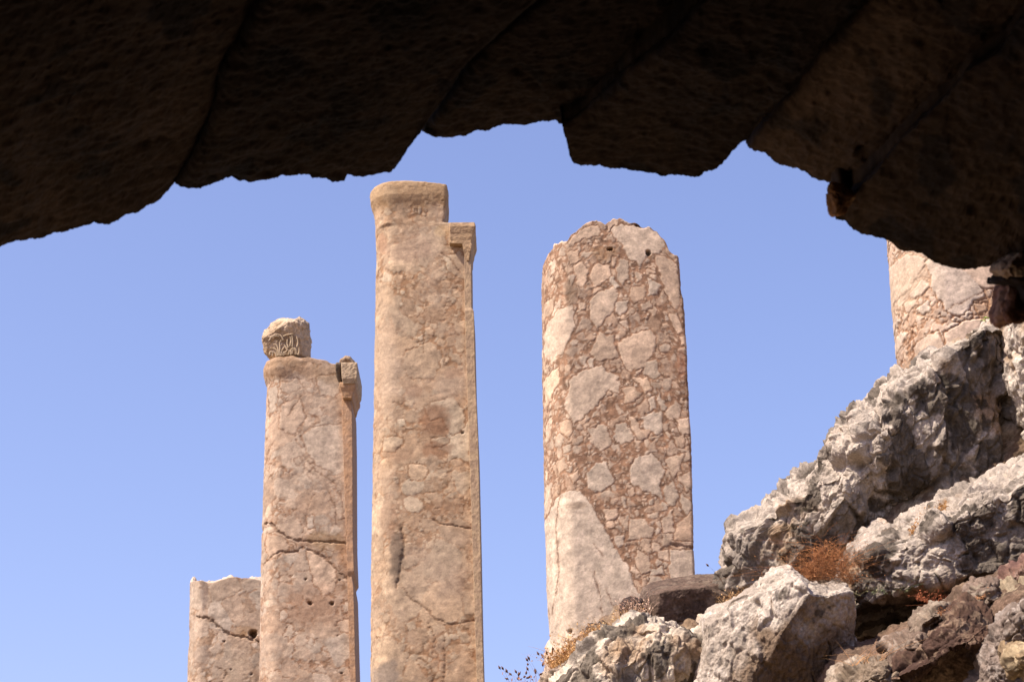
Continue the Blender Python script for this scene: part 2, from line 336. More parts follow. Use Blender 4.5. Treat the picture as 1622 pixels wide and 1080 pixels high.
rock('basalt_stone', [(925, 1010), (926, 995), (936, 988), (948, 992), (958, 985), (968, 1000), (955, 1012), (940, 1020)], 12.5, .08, .15, M_bas, basalt((.1, .08, .07), (.04, .03, .03), (.3, .26, .22)),
     'small black and grey stone among dry grass above the rounded boulder', 'rock', disp=(('fbm', .1, .02), ('fbm', .03, .005)), res=2)
rock('pale_stone', [(1104, 985), (1108, 975), (1120, 974), (1132, 980), (1128, 998), (1112, 1000)], 12.3, .07, .12, M_lime, lime((.5, .4, .3), (.4, .3, .22), kd=-.5),
     'small pale stone tucked under the right end of the dark slab', 'rock', disp=(('fbm', .1, .015), ('fbm', .03, .005)), res=2)
rock('pale_stone', [(850, 1085), (856, 1068), (868, 1060), (880, 1064), (884, 1080), (880, 1130), (850, 1130)], 11.9, .08, .15, M_lime, lime((.45, .36, .28), (.35, .27, .2), kd=-.3),
     'small tan stone at the far lower left of the rock bank', 'rock', disp=(('fbm', .1, .015), ('fbm', .03, .005)), res=2)
rock('wedged_stone', [(1362, 862), (1372, 842), (1388, 826), (1396, 822), (1402, 838), (1400, 856), (1385, 862)], 12.0, .3, .2, M_lime, lime((.5, .42, .36), (.36, .3, .26), kd=-.2), 
     'small angular stone wedged under the huge boulder above the knobbly one', 'rock', disp=(('facet', .1, .02), ('fbm', .05, .01), ('fbm', .02, .004)), res=2)
# front right: brown basalt stones in earth
rb = rock('earth_bank', [(1320, 1110), (1345, 1060), (1400, 1035), (1420, 1020), (1450, 1000), (1480, 975), (1520, 955), (1560, 930), (1600, 915), (1660, 885), (1800, 860), (1850, 1300), (1320, 1300)], 10.35, .25, 1.5, M_earth,
     basalt((.24, .15, .10), (.14, .09, .06), (.3, .2, .13)), c=(1560, 1120), res=.8, shear=(0, -.8), pw=2.5, disp=(('fbm', .3, .05), ('ridge', .1, .02), ('fbm', .04, .012)), kind='structure')
KN = (('fbm', .2, .02), ('chip', .14, .035), ('chip', .06, .012), ('fbm', .05, .01), ('pit', .025, .006), ('fbm', .02, .004))
def kst(poly, Y, fr, col, label, cuts=(), **k): return rock('basalt_boulder', poly, Y, fr, .35, M_bas, col, label, 'rock', cuts=cuts, disp=KN, shear=k.pop('shear', (0, -.4)), rcuts=7, rfrac=.72, **k)
kst([(1320, 1095), (1330, 1072), (1347, 1054), (1368, 1047), (1392, 1046), (1415, 1052), (1424, 1066), (1440, 1085), (1445, 1150), (1320, 1150)], 9.9, .25, basalt((.34, .25, .17), (.25, .18, .12), (.42, .33, .24)), 'rounded sandy brown stone at the bottom edge below the pale block')
kst([(1410, 1050), (1416, 1032), (1430, 1020), (1448, 1004), (1462, 1004), (1466, 1020), (1456, 1040), (1438, 1052), (1424, 1056)], 9.9, .16, basalt((.3, .21, .15), (.2, .135, .095), (.36, .27, .2)), 'small tan stone between the sandy stone and the hollow basalt boulder', res=1.5)
kst([(1449, 1000), (1454, 988), (1470, 974), (1484, 962), (1496, 958), (1506, 962), (1500, 972), (1484, 982), (1466, 996), (1456, 1006)], 10.0, .14, basalt((.30, .22, .155), (.2, .14, .1), (.36, .28, .2)), 'long narrow grey stone leaning in the brown earth bank', res=1.5)
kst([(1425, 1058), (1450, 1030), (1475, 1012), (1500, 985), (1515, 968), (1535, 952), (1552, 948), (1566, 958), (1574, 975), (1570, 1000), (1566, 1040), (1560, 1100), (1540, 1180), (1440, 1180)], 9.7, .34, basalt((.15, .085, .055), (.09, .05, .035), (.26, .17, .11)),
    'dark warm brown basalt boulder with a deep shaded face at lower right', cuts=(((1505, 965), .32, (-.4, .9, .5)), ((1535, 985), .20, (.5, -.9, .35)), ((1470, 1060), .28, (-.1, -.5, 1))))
kst([(1542, 950), (1548, 932), (1556, 922), (1572, 924), (1588, 932), (1592, 945), (1570, 952), (1556, 956)], 10.0, .15, basalt((.3, .22, .16), (.22, .15, .11), (.36, .28, .2)), 'small buff stone on the brown bank above the dark boulder', res=1.5)
kst([(1568, 962), (1580, 944), (1600, 934), (1640, 926), (1660, 940), (1640, 956), (1598, 962), (1576, 972)], 9.9, .17, basalt((.42, .32, .2), (.3, .22, .14), (.5, .4, .26), .0), 'yellowish pale stone at the right edge above the grey boulder', res=1.5)
kst([(1590, 930), (1600, 912), (1614, 896), (1640, 880), (1700, 870), (1700, 930), (1640, 936), (1606, 934)], 10.1, .2, basalt((.24, .13, .09), (.17, .09, .07), (.3, .19, .14)), 'reddish brown stone at the right edge below the knobbly boulder', res=1.3)
kst([(1532, 1120), (1545, 1085), (1552, 1060), (1560, 1030), (1566, 1005), (1576, 985), (1590, 965), (1608, 955), (1640, 940), (1760, 930), (1780, 1180), (1540, 1180)], 9.35, .32, basalt((.30, .225, .175), (.2, .145, .11), (.4, .32, .26)),
    'large grey pitted stone filling the bottom right corner', c=(1640, 1070), cuts=(((1610, 1010), .3, (-.3, .2, 1)),))
kst([(1599, 1045), (1606, 1038), (1616, 1030), (1640, 1020), (1660, 1040), (1640, 1075), (1612, 1072), (1602, 1060)], 8.9, .12, basalt((.42, .29, .16), (.28, .19, .11), (.5, .37, .22), .0), 'small buff yellow stone in the bottom right corner against the grey stone', res=1.5, cuts=(((1620, 1045), .08, (0, -.9, .5)),))

# ------------------------------------------------------------------ columns
def tab(t):
    a = np.array(t, float); return lambda v: np.interp(v, a[:, 0], a[:, 1])
def breccia_fields(Q, px, py, P):
    "clast mask, clast random, kind and edge distance (m)"
    wv = P.get('warp', .02)
    W = Q+wv*np.stack([fbm(Q, .12, 3, 21), fbm(Q, .12, 3, 22), fbm(Q, .12, 3, 23)], -1)
    cm = np.zeros(len(Q)); rnd = np.full(len(Q), .5); done = np.zeros(len(Q), bool)
    mpp = P['mpp']
    wx = px+4.0*fbm(Q, .09, 3, 31)+1.6*perlin(Q, .022, 33); wy = py+4.0*fbm(Q, .09, 3, 32)+1.6*perlin(Q, .022, 34)
    for k, poly in enumerate(P.get('polys', ())):
        a = np.array(poly); bb = (wx > a[:, 0].min()-4) & (wx < a[:, 0].max()+4) & (wy > a[:, 1].min()-4) & (wy < a[:, 1].max()+4)
        idx = np.nonzero(bb)[0]
        if not len(idx): continue
        d = sdpoly(wx[idx], wy[idx], poly); m = sstep(-.3, 1.6, d)
        up = m > cm[idx]; cm[idx] = np.where(up, m, cm[idx]); rnd[idx] = np.where(up, (k*.618+.2) % 1, rnd[idx])
        done[idx] |= d > -1.5
    for j, (sc, prob, gap) in enumerate(P['levels']):
        rest = np.nonzero(~done)[0]
        if not len(rest): break
        f1, f2, cid = worley(W[rest]/np.array([1, 1, 1.0]), sc, 50+j*7+P.get('seed', 0))
        e = (f2-f1)*sc*.5; acc = (cid*7.13 % 1) < prob
        m = np.where(acc, sstep(gap*.35, gap, e), 0)
        # a clast is also rounded off from far corners
        m = m*(1-sstep(.78, .9, f1))*(.4+.6*((cid*37.7) % 1)); up = m > cm[rest]
        cm[rest] = np.where(up, m, cm[rest]); rnd[rest] = np.where(up & (m > .05), cid, rnd[rest])
        done[rest] |= m > .5
    return cm, rnd
def column(name, label, group, Y, xl, xr, top, zb, P, hw_depth=.8, wl=.24, wr=.03, res=1.0, ring=None, collar=None, loc_x=None):
    XL, XR, TP = tab(xl), tab(xr), tab(top)
    xm = (xl[0][1]+xr[0][1])/2; wpx = xr[0][1]-xl[0][1]
    O = unproj(xm, 600, Y); mpp = ((O-CAM)@F_)/FPX; P['mpp'] = mpp; dpt = hw_depth*wpx/2*mpp; Yf = Y-dpt
    # cross-section
    cx = np.concatenate([-np.cos(np.linspace(0, math.pi/2, 300))*2*wl-1+2*wl, np.linspace(-1+2*wl, 1-2*wr, 700)[1:], (1-2*wr)+2*wr*np.sin(np.linspace(0, math.pi/2, 100))[1:]])
    cyl = np.where(cx < -1+2*wl, np.sqrt(np.clip(1-((-1+2*wl-cx)/(2*wl))**2, 0, 1)), np.where(cx > 1-2*wr, 1-.08*(1-np.sqrt(np.clip(1-((cx-1+2*wr)/(2*wr))**2, 0, 1))), 1.))
    cyl = cyl*(1+.05*(1-cx**2)-.05*0)/1.05
    fx = np.concatenate([cx, [1.0]]); fy = np.concatenate([-cyl, [0.0]])
    bx_ = fx[::-1][1:-1]; by_ = -fy[::-1][1:-1]
    X_ = np.concatenate([fx, bx_]); Y_ = np.concatenate([fy, by_]); wgt = np.concatenate([np.ones(len(fx)), np.full(len(bx_), .18)])
    seg = np.hypot(np.diff(X_, append=X_[0]), np.diff(Y_, append=Y_[0])*hw_depth)*wgt; cum = np.concatenate([[0], np.cumsum(seg)])
    NT = int(wpx*.63*2.6*res); tt = np.linspace(0, cum[-1], NT, endpoint=False)
    sx = np.interp(tt, cum, np.append(X_, X_[0])); sy = np.interp(tt, cum, np.append(Y_, Y_[0]))
    ytop = min(t[1] for t in top); NR = int((1085-ytop)*.63*1.25*res)+12
    # px of each theta at the top
    pxt = XL(ytop+30)+(sx+1)/2*(XR(ytop+30)-XL(ytop+30)); pyt = TP(pxt)
    ztop = unproj(pxt, pyt, Yf)[:, 2]
    ztop = ztop+(sy > .02)*(-.03)
    t = np.concatenate([np.linspace(0, .12, 8)[:-1]*0+np.linspace(0, 1, 8)[:-1]*0, []])
    zvis = unproj(xm, 1090, Yf)[2]
    rows = []
    for i in range(8): rows.append(zb+(zvis-zb)*i/8+0*ztop)
    tq = np.linspace(0, 1, NR)
    Z = np.concatenate([np.array(rows), zvis+tq[:, None]*(ztop-zvis)[None]])
    pyr = proj(np.stack([np.full(Z.shape, O[0]), np.full(Z.shape, Yf), Z], -1).reshape(-1, 3))[1].reshape(Z.shape)
    pyc = np.clip(pyr, 0, 1200)
    Lw = unproj(XL(pyc), pyr, Y)[..., 0]; Rw = unproj(XR(pyc), pyr, Yf)[..., 0]
    Xw = Lw+(sx+1)/2*(Rw-Lw); Yw = Y+sy*dpt+0*Z
    V = np.stack([Xw, Yw, Z], -1)
    # outward horizontal normal
    tx = np.roll(sx, -1)-np.roll(sx, 1); ty = (np.roll(sy, -1)-np.roll(sy, 1))*hw_depth
    nx, ny = ty, -tx; l = np.hypot(nx, ny)+1e-9; nx /= l; ny /= l
    s0 = np.sign((nx*sx+ny*sy).mean()); nx *= s0; ny *= s0
    Q = V.reshape(-1, 3); px, py = proj(np.stack([Q[:, 0], np.full(len(Q), Yf), Q[:, 2]], -1))
    cm, rnd = breccia_fields(Q, px, py, P)
    pat = P.get('patina', 0.)
    cover = np.clip(pat+P.get('patvar', .5)*fbm(Q, .5, 4, 71+P.get('seed', 0)), 0, 1)
    for (x, y, rx, ry, k) in P.get('cover_zones', ()): cover = np.clip(cover+k*np.exp(-((px-x)/rx)**2-((py-y)/ry)**2), 0, 1)
    h = (cm-1)*P.get('relief', .009)*(1-.7*cover)+P.get('lump', .006)*fbm(Q, .3, 4, 91)+P.get('rough', .0035)*fbm(Q, .05, 3, 95)*(1-.5*cm)
    edge = sstep(-1+2*wl*.75, -1, np.broadcast_to(sx, Z.shape).reshape(-1)); h = h+edge*.006*ridged(Q, .05, 3, 5)
    c_l = lerp3(P['c1'], P['c2'], rnd); 
    hue = ((rnd*91.3) % 1)[:, None]; c_l = c_l*(1+(hue-.5)*np.array((.10, -.02, -.12)))
    tone = fbm(Q, .1, 5, 77, .7)[:, None]; c_l = c_l*(1+.30*tone)
    mn = fbm(Q, .06, 3, 78)[:, None]; c_m = np.array(P['cm'])*(1+.5*mn)
    col = c_m+(c_l-c_m)*cm[:, None]
    pc = np.array(P['cp'])*(1+.15*fbm(Q, .4, 4, 79)[:, None]+.1*tone); col = col+(pc-col)*cover[:, None]
    # faint veins
    v = np.abs(fbm(Q, .3, 3, 83)); vein = (1-sstep(0, .012, v))*P.get('vein', .5); col = col*(1-.35*vein[:, None]); h = h-.0012*vein
    for (pts, wd, dp) in P.get('cracks', ()):
        d = np.clip(1+1.1*fbm(Q, .1, 3, 61), .45, 2.2)*dline(px+2.5*perlin(Q, .05, 3)+1.2*perlin(Q, .015, 8), py+2.5*perlin(Q, .05, 4)+1.2*perlin(Q, .015, 9), pts); wd = wd*.75; m = 1-sstep(wd*.3, wd, d)
        m2 = 1-sstep(0, wd*4, d)
        h = h-.7*dp*m; col = col+(np.array(P['cm'])*.5-col)*(m*.7)[:, None]; col = col+(np.array(P['cm'])-col)*(m2*.3)[:, None]
    for (x, y, rx, ry, dp) in P.get('holes', ()):
        d = np.hypot((px-x)/rx, (py-y)/ry)*1.2; m = 1-sstep(.6, 1.1, d+.35*perlin(Q, .03, 6)); h = h-dp*m; col = col+(np.array((.06, .035, .02))-col)*(m*.6)[:, None]
    for (x, y, rx, ry, c, k) in P.get('stains', ()):
        d = np.hypot((px-x)/rx, (py-y)/ry)+.35*fbm(Q, .12, 4, 99); m = (1-sstep(.55, 1.1, d))*k; col = col+(np.array(c)-col)*m[:, None]
    if collar is not None:
        hh, cc = collar(px, py, np.broadcast_to(sx, Z.shape).reshape(-1)); h = h+hh*mpp; 
        if cc is not None: col = col+(np.array(cc[1])-col)*(cc[0])[:, None]
    nn = np.stack([np.broadcast_to(nx, Z.shape), np.broadcast_to(ny, Z.shape), 0*Z], -1)
    V = V+nn*h.reshape(Z.shape)[..., None]
    # roughen the broken top rim
    rim = np.concatenate([np.zeros(8), tq**14]); n3 = fbm(V.reshape(-1, 3)*np.array([1, 1, .3]), .16, 4, 15).reshape(Z.shape)
    V[..., 2] += rim[:, None]*n3*P.get('topn', .05)
    col = col.reshape(*Z.shape, 3)
    K = 26; capV = []; capC = []
    for k in range(1, K+1):
        f = k/K; r = V[-1].copy(); r[:, 1] = r[:, 1]*(1-f)+Y*f
        n = fbm(r, .2, 5, 16)-fbm(V[-1], .2, 5, 16)
        r[:, 2] += P.get('capn', .05)*n*min(1, f*3)+P.get('dome', .0)*(1-(1-f)**2)
        capV.append(r); capC.append(np.clip(np.array(P['c1'])*(1+.3*fbm(r, .07, 3, 18))[:, None], 0, .9))
    V = np.concatenate([V, np.array(capV)]); col = np.concatenate([col, np.array(capC)])
    fine = 1+.10*perlin(V.reshape(-1, 3), .012, 44)+.08*perlin(V.reshape(-1, 3), .03, 45)
    col = np.clip(col.reshape(-1, 3)*fine[:, None]*np.array((.775, .79, .765)), .01, .9)
    root = thing(name, (O[0], Y, zb), label, 'column', group)
    o = mesh_np('shaft', V.reshape(-1, 3), grid_faces(V.shape[0], NT, True), None, M_col, root, col)
    return root, dict(Y=Y, Yf=Yf, mpp=mpp, zb=zb)

def profile_box(name, xl, xr, Yf, Yb, mat, parent, colf, n=200, bev=.012, lump=.004, zb=None):
    """a vertical piece whose left and right edges follow px tables (y, x); profile also swells to the front"""
    XL, XR = tab(xl), tab(xr); y0, y1 = xl[0][0], xl[-1][0]; ys = np.linspace(y1, y0, n)
    if zb is not None: ys = np.concatenate([[ys[0]], ys])
    L = unproj(XL(ys), ys, Yf); Rr = unproj(XR(ys), ys, Yf)
    xr0 = XR(ys)-min(r[1] for r in xr); mpp = ((L[0]-CAM)@F_)/FPX
    a = []
    m = 40
    for i in range(len(ys)):
        sw = xr0[i]*mpp*.7; x0, x1 = L[i][0], Rr[i][0]; yf = Yf-sw; z = (L[i][2]+Rr[i][2])/2
        b = min(bev, (x1-x0)*.3)
        fr = [(x0+(x1-x0)*t, yf) for t in np.linspace(0, 1, m)]
        fr[0] = (x0, yf+b); fr[-1] = (x1, yf+b)
        sd_ = [(x1, yf+b+(Yb-yf-b)*t) for t in np.linspace(0, 1, m//2)[1:]]
        bk = [(x1+(x0-x1)*t, Yb) for t in np.linspace(0, 1, 8)[1:]]
        sl = [(x0, Yb+(yf+b-Yb)*t) for t in np.linspace(0, 1, m//2)[1:-1]]
        a.append([(p[0], p[1], z) for p in fr+sd_+bk+sl])
    V = np.array(a)
    if zb is not None: V[0, :, 2] = zb
    N = V.shape[1]; cen = V.mean(1, keepdims=True); d = V-cen; d[..., 2] = 0; d /= np.linalg.norm(d, axis=2, keepdims=True)+1e-9
    Q = V.reshape(-1, 3); h = lump*(fbm(Q, .1, 4, 7)+.6*fbm(Q, .03, 3, 8)); V = V+d*h.reshape(V.shape[:2])[..., None]
    Q = V.reshape(-1, 3); nv = len(Q); i = np.arange(N); j = (i+1) % N; b0 = (len(ys)-1)*N
    t3 = np.concatenate([np.stack([np.full(N, nv), j, i], -1), np.stack([np.full(N, nv+1), b0+i, b0+j], -1)])
    VV = np.concatenate([Q, V[0].mean(0)[None], V[-1].mean(0)[None]]); c = colf(VV)
    return mesh_np(name, VV, grid_faces(len(ys), N, True), t3, mat, parent, c)
def warm(c1, c2, sc=.1):
    return lambda V: np.clip(np.array((.80, .80, .76))*lerp3(c1, c2, sstep(-.4, .4, fbm(V, sc, 4, 12)))*(1+.12*perlin(V, .012, 3))[:, None], .01, .9)

def cr(lst, ox, oy, s): return [[(ox+x/s, oy+y/s) for x, y in p] for p in lst]
A = cr([[(390,110),(480,98),(560,100),(620,150),(640,200),(590,230),(555,240),(528,290),(470,245),(420,180)],
 [(590,240),(650,238),(700,290),(708,400),(690,490),(650,440),(620,360),(595,290)],[(220,280),(262,270),(292,320),(270,388),(235,370)],
 [(332,268),(390,290),(392,340),(320,380),(295,350),(305,300)],[(432,255),(472,262),(476,340),(440,380),(415,340)],
 [(335,400),(400,380),(430,412),(405,480),(330,580),(295,530),(290,450)],[(480,380),(545,375),(548,430),(500,460),(465,430)],
 [(560,340),(622,378),(600,412),(552,425)],[(415,455),(465,447),(472,490),(430,512),(408,490)],
 [(320,620),(345,590),(410,600),(422,700),(330,716),(290,680)],[(430,630),(490,590),(570,575),(602,620),(595,660),(540,740),(480,765),(445,730),(425,680)],
 [(540,720),(592,708),(620,778),(580,802),(535,770)],[(200,800),(270,755),(345,740),(432,790),(352,880),(300,950),(225,998),(195,960),(178,900)],
 [(390,805),(440,798),(430,862),(385,850)],[(442,838),(490,820),(528,860),(500,902),(455,908)],[(480,785),(560,790),(580,840),(545,862)],
 [(520,970),(560,950),(622,940),(632,1030),(590,1052),(540,1010)],[(640,940),(690,882),(712,920),(700,975),(660,972)],
 [(688,980),(750,958),(758,1040),(712,1045)],[(410,1000),(455,995),(490,1060),(440,1100),(400,1060)],[(598,838),(650,920),(630,942),(600,900)],
 [(100,505),(150,470),(222,460),(232,560),(180,680),(110,685),(80,600)],[(80,410),(150,400),(112,485),(85,470)],[(650,500),(692,492),(725,580),(700,592),(660,550)],
 [(700,598),(742,595),(742,652),(705,645)],[(610,640),(640,632),(664,645),(648,672),(610,670)],[(425,540),(470,522),(475,582)],
 [(185,235),(240,212),(258,262),(210,282)],[(290,708),(320,700),(315,752),(285,742)],[(190,330),(226,328),(226,382)],[(518,462),(568,448),(580,480),(530,488)],
 [(200,180),(250,130),(330,100),(348,138),(300,160),(250,178),(215,200)],[(285,1020),(380,1000),(370,1060),(320,1085)],[(250,232),(330,220),(345,235),(280,252)],
 [(115,240),(140,235),(145,290),(120,300)],[(130,330),(150,290),(170,335)],[(395,240),(425,245),(415,300),(395,290)],[(385,345),(405,335),(425,380),(405,395)],
 [(495,310),(530,320),(525,355),(498,362)],[(525,300),(570,275),(560,292)],[(620,540),(650,540),(655,570),(625,565)],[(560,880),(585,870),(600,935),(570,940)],
 [(655,860),(668,880),(655,895),(645,885)],[(465,960),(500,975),(520,1010),(560,1060),(520,1075),(480,1010)],[(635,945),(655,955),(680,985),(650,985)],
 [(90,745),(150,730),(160,790),(110,880),(88,860)],[(95,960),(125,930),(130,1000),(110,1040),(90,1020)],[(110,630),(150,690),(118,720)],[(160,970),(205,985),(225,1030),(200,1060),(170,1030)]], 830, 320, 2.843)
A += cr([[(300,140),(350,135),(388,220),(330,272),(268,250),(270,190)],[(470,120),(550,98),(605,170),(580,240),(595,302),(520,262),(455,232),(455,160)],
 [(600,120),(690,98),(672,170),(640,212),(610,150)],[(660,200),(722,168),(728,240),(700,265),(670,230)],[(592,250),(640,212),(662,290),(640,322),(600,302)],
 [(670,268),(715,300),(722,340),(700,362),(672,340)],[(85,185),(125,200),(112,300),(90,322)],[(110,130),(172,108),(192,160),(140,182)],[(192,190),(232,175),(243,210),(210,228)],
 [(86,340),(150,268),(242,258),(300,330),(328,400),(380,490),(440,570),(480,680),(510,705),(470,760),(400,820),(250,880),(110,960),(95,600)],
 [(450,378),(520,380),(562,420),(545,462),(450,472)],[(588,380),(640,335),(642,445),(600,442)],[(648,402),(728,340),(735,472),(640,472)],
 [(625,505),(738,512),(738,740),(650,740),(622,590)],[(380,460),(432,452),(432,490),(400,508)],[(482,510),(540,540),(547,600),(500,622),(480,570)],
 [(330,340),(402,338),(402,380),(350,392)],[(415,280),(442,290),(440,332),(420,330)],[(375,0),(460,-10),(468,50),(400,62)],[(270,30),(350,-5),(380,60),(330,92),(290,62)],
 [(635,30),(687,18),(687,82),(650,70)],[(470,0),(545,-5),(520,42)],[(540,590),(602,580),(602,622),(545,622)],[(545,480),(585,490),(580,527),(545,522)],
 [(570,520),(622,510),(618,562),(580,562)],[(165,60),(200,48),(207,90),(170,97)],[(540,620),(520,700),(560,720),(620,700),(600,640)]], 830, 680, 2.7)
LEV = [(.11, .42, .012), (.06, .6, .008), (.03, .55, .005)]
brown = (.32, .165, .09)
c3, i3 = column('stone_column', 'broken column boldly blotched with pale angular stones in red brown, rounded broken top', 'broken breccia columns', 18.0,
   [(330, 857), (380, 860), (400, 858), (420, 857), (500, 858), (600, 859), (700, 861), (800, 863), (900, 866), (960, 869), (1000, 872), (1012, 873), (1020, 871), (1034, 868), (1100, 866)],
   [(330, 1070), (405, 1076), (462, 1081), (470, 1084), (560, 1089), (700, 1096), (860, 1100), (930, 1102), (1060, 1106)],
   [(855, 405), (859, 396), (866, 388), (880, 384), (897, 385), (903, 374), (915, 365), (930, 353), (945, 348), (975, 346), (985, 349), (1010, 351), (1030, 358), (1040, 366), (1052, 378), (1058, 392), (1072, 403), (1078, 415), (1084, 460)],
   4.2, dict(polys=A, levels=LEV, c1=(.64, .455, .325), c2=(.52, .36, .25), cm=(.29, .155, .09), cp=(.50, .35, .25), patina=-.2, patvar=.2, relief=.0035, seed=3, topn=.05, capn=.07,
    holes=((966, 394, 5, 4, .07), (1027, 399, 5, 6, .06), (902, 997, 5, 5, .03), (1016, 354, 14, 3, .03), (994, 1000, 3, 3, .02)),
    stains=((905, 460, 10, 30, (.2, .13, .08), .5), (960, 400, 25, 14, (.33, .18, .09), .6), (1080, 575, 9, 30, (.34, .15, .08), .6), (912, 800, 18, 7, (.26, .17, .11), .6)),
    cracks=(([(875, 700), (888, 770), (880, 830), (886, 900), (876, 960)], 1.3, .006), ([(940, 905), (952, 950), (955, 985)], 1.2, .004), ([(960, 930), (975, 975)], 1.0, .004), ([(1063, 861), (1083, 864), (1101, 866)], 3.0, .012), ([(940, 860), (955, 880)], 1, .003))),
   wl=.2, wr=.02, hw_depth=.85)

A4 = cr([[(662,160),(700,132),(760,150),(830,200),(890,260),(905,300),(860,320),(830,360),(800,375),(760,365),(720,310),(690,250),(690,215)],
  [(640,450),(720,430),(740,490),(760,560),(640,570)],[(740,440),(830,400),(900,380),(880,480),(760,520)],[(700,130),(800,110),(960,190),(975,230),(930,270),(880,255),(800,180)],
  [(555,370),(600,365),(625,390),(610,425),(565,420)],[(620,250),(660,215),(690,245),(660,275),(630,270)],[(600,275),(640,280),(650,310),(610,315)],[(550,300),(590,290),(600,330),(560,345)],
  [(640,325),(680,300),(700,340),(660,360)],[(520,80),(600,90),(680,130),(655,180),(620,230),(545,240),(530,180)],[(860,330),(905,320),(920,350),(880,370)]], 1200, 350, 2.512)
column('stone_column', 'column partly hidden by the vault at the right edge, widening upward behind the boulders', 'broken breccia columns', 17.0,
   [(250, 1397), (378, 1406), (450, 1412), (520, 1418), (590, 1428), (700, 1438), (1000, 1450)], [(250, 1640), (378, 1650), (700, 1690), (1000, 1710)],
   [(1380, 318), (1420, 300), (1500, 290), (1640, 310)], 4.2,
   dict(polys=A4, levels=[(.12, .6, .012), (.07, .8, .009), (.035, .8, .005)], c1=(.68, .50, .38), c2=(.56, .41, .31), cm=(.34, .17, .09), cp=(.58, .42, .30), patina=.0, patvar=.4, seed=5,
    relief=.013, cover_zones=((1440, 425, 36, 40, 1.0),), stains=((1580, 490, 40, 30, (.38, .2, .1), .6), (1470, 560, 40, 20, (.4, .24, .14), .4), (1430, 560, 18, 50, (.3, .16, .09), .45),), cracks=(([(1453, 590), (1454, 540), (1452, 500)], 2, .01), ([(1500, 490), (1560, 460), (1600, 445)], 1.2, .004))), wl=.3, wr=.05, hw_depth=.9, res=.8)

def collar2(px, py, sx):
    m = 1-sstep(704, 709, px)
    prof = np.interp(py, [286, 291, 296, 310, 316, 324, 334, 345], [4, 7, 8, 7.5, 5.5, 2.5, .6, 0])
    side = 1-.45*sstep(-.6, 1, sx)
    curve = py+5*np.clip(1-((px-650)/60)**2, 0, 1)       # the ring seen from below bows upward
    t = (1-sstep(318, 334, py+3*np.sin(px*.13)))*m
    return prof*m*side, (t*.75, (.44, .27, .14))
A2 = [[(637, 790), (650, 784), (668, 790), (672, 803), (662, 812), (645, 811), (638, 800)], [(668, 782), (690, 776), (702, 782), (700, 800), (690, 803), (680, 792)], [(736, 792), (748, 812), (758, 828), (750, 832), (732, 818)],
      [(645, 735), (668, 732), (680, 748), (668, 760), (652, 758)], [(682, 695), (705, 690), (712, 700), (700, 708), (684, 706)], [(608, 690), (636, 692), (640, 702), (625, 715), (604, 712)], [(745, 695), (756, 704), (752, 722), (742, 716)],
      [(672, 645), (690, 635), (720, 630), (740, 660), (735, 680), (715, 690), (700, 660), (680, 665)], [(700, 405), (730, 395), (744, 420), (742, 450), (730, 440), (712, 430)], [(640, 560), (680, 540), (700, 560), (690, 600), (650, 600), (636, 580)]]
c2, i2 = column('stone_column', 'tallest tan column with a flaring moulded rim broken off at the right', 'broken breccia columns', 25.0,
   [(285, 594), (340, 596), (400, 596), (550, 594), (700, 591), (850, 589), (1000, 588), (1100, 587)],
   [(285, 706), (340, 705), (352, 702), (356, 744), (395, 744), (490, 745), (600, 748), (700, 753), (850, 757), (1000, 760), (1100, 763)],
   [(585, 300), (592, 296), (602, 292), (625, 289), (650, 288), (680, 290), (706, 293), (708.5, 350), (712, 355), (745, 358), (760, 360)],
   4.2, dict(polys=A2, levels=[(.42, .5, .012), (.2, .55, .012), (.1, .6, .008), (.05, .6, .005)], c1=(.62, .44, .29), c2=(.45, .30, .19), cm=(.33, .18, .095), cp=(.50, .345, .235), patina=.2, patvar=1.0, seed=9, relief=.004, lump=.008, topn=.01, capn=.015, rough=.003,
    cover_zones=((690, 690, 45, 55, -1.2), (700, 800, 60, 35, -1.0), (720, 420, 25, 35, -.8), (690, 500, 50, 25, -.6), (690, 1010, 40, 50, -.8), (610, 600, 30, 60, .4), (680, 900, 60, 60, .5)),
    stains=((725, 430, 16, 40, (.33, .18, .1), .45), (690, 500, 42, 14, (.33, .18, .1), .4), (605, 380, 8, 20, (.38, .2, .12), .5), (630, 720, 26, 16, (.34, .19, .11), .45), (705, 805, 45, 16, (.3, .16, .085), .5), (655, 620, 16, 14, (.36, .2, .12), .5), (715, 590, 20, 10, (.36, .2, .12), .4), (628, 880, 14, 55, (.17, .115, .08), .8), (612, 1068, 26, 28, (.2, .15, .12), .75), (615, 820, 16, 40, (.32, .19, .12), .6), (690, 665, 28, 30, (.26, .115, .055), .7), (690, 712, 28, 16, (.26, .115, .055), .6), (650, 395, 40, 25, (.40, .25, .17), .5), (700, 365, 14, 14, (.5, .33, .18), .6), (693, 1030, 15, 35, (.3, .15, .08), .4), (740, 960, 8, 40, (.25, .16, .1), .4)),
    cracks=(([(685, 822), (700, 829), (720, 832), (745, 836)], 2.2, .015), ([(636, 925), (652, 950), (675, 962), (690, 980), (715, 988), (740, 985), (763, 978)], 1.6, .01), ([(703, 1000), (705, 1040), (703, 1080)], 1.8, .012), ([(636, 835), (640, 860), (636, 890), (628, 930)], 2.6, .02), ([(700, 400), (715, 412), (728, 430)], 2, .01), ([(664, 500), (672, 480)], 1.2, .005), ([(670, 560), (673, 520), (671, 490)], 1, .003), ([(678, 985), (690, 1010), (686, 1035)], 2, .01)),
    holes=((732, 684, 3, 2.5, .04), (701, 318, 1.5, 1.5, .02)), vein=.8),
   collar=collar2, wl=.24, wr=.03)
tan = warm((.46, .31, .19), (.38, .25, .16))
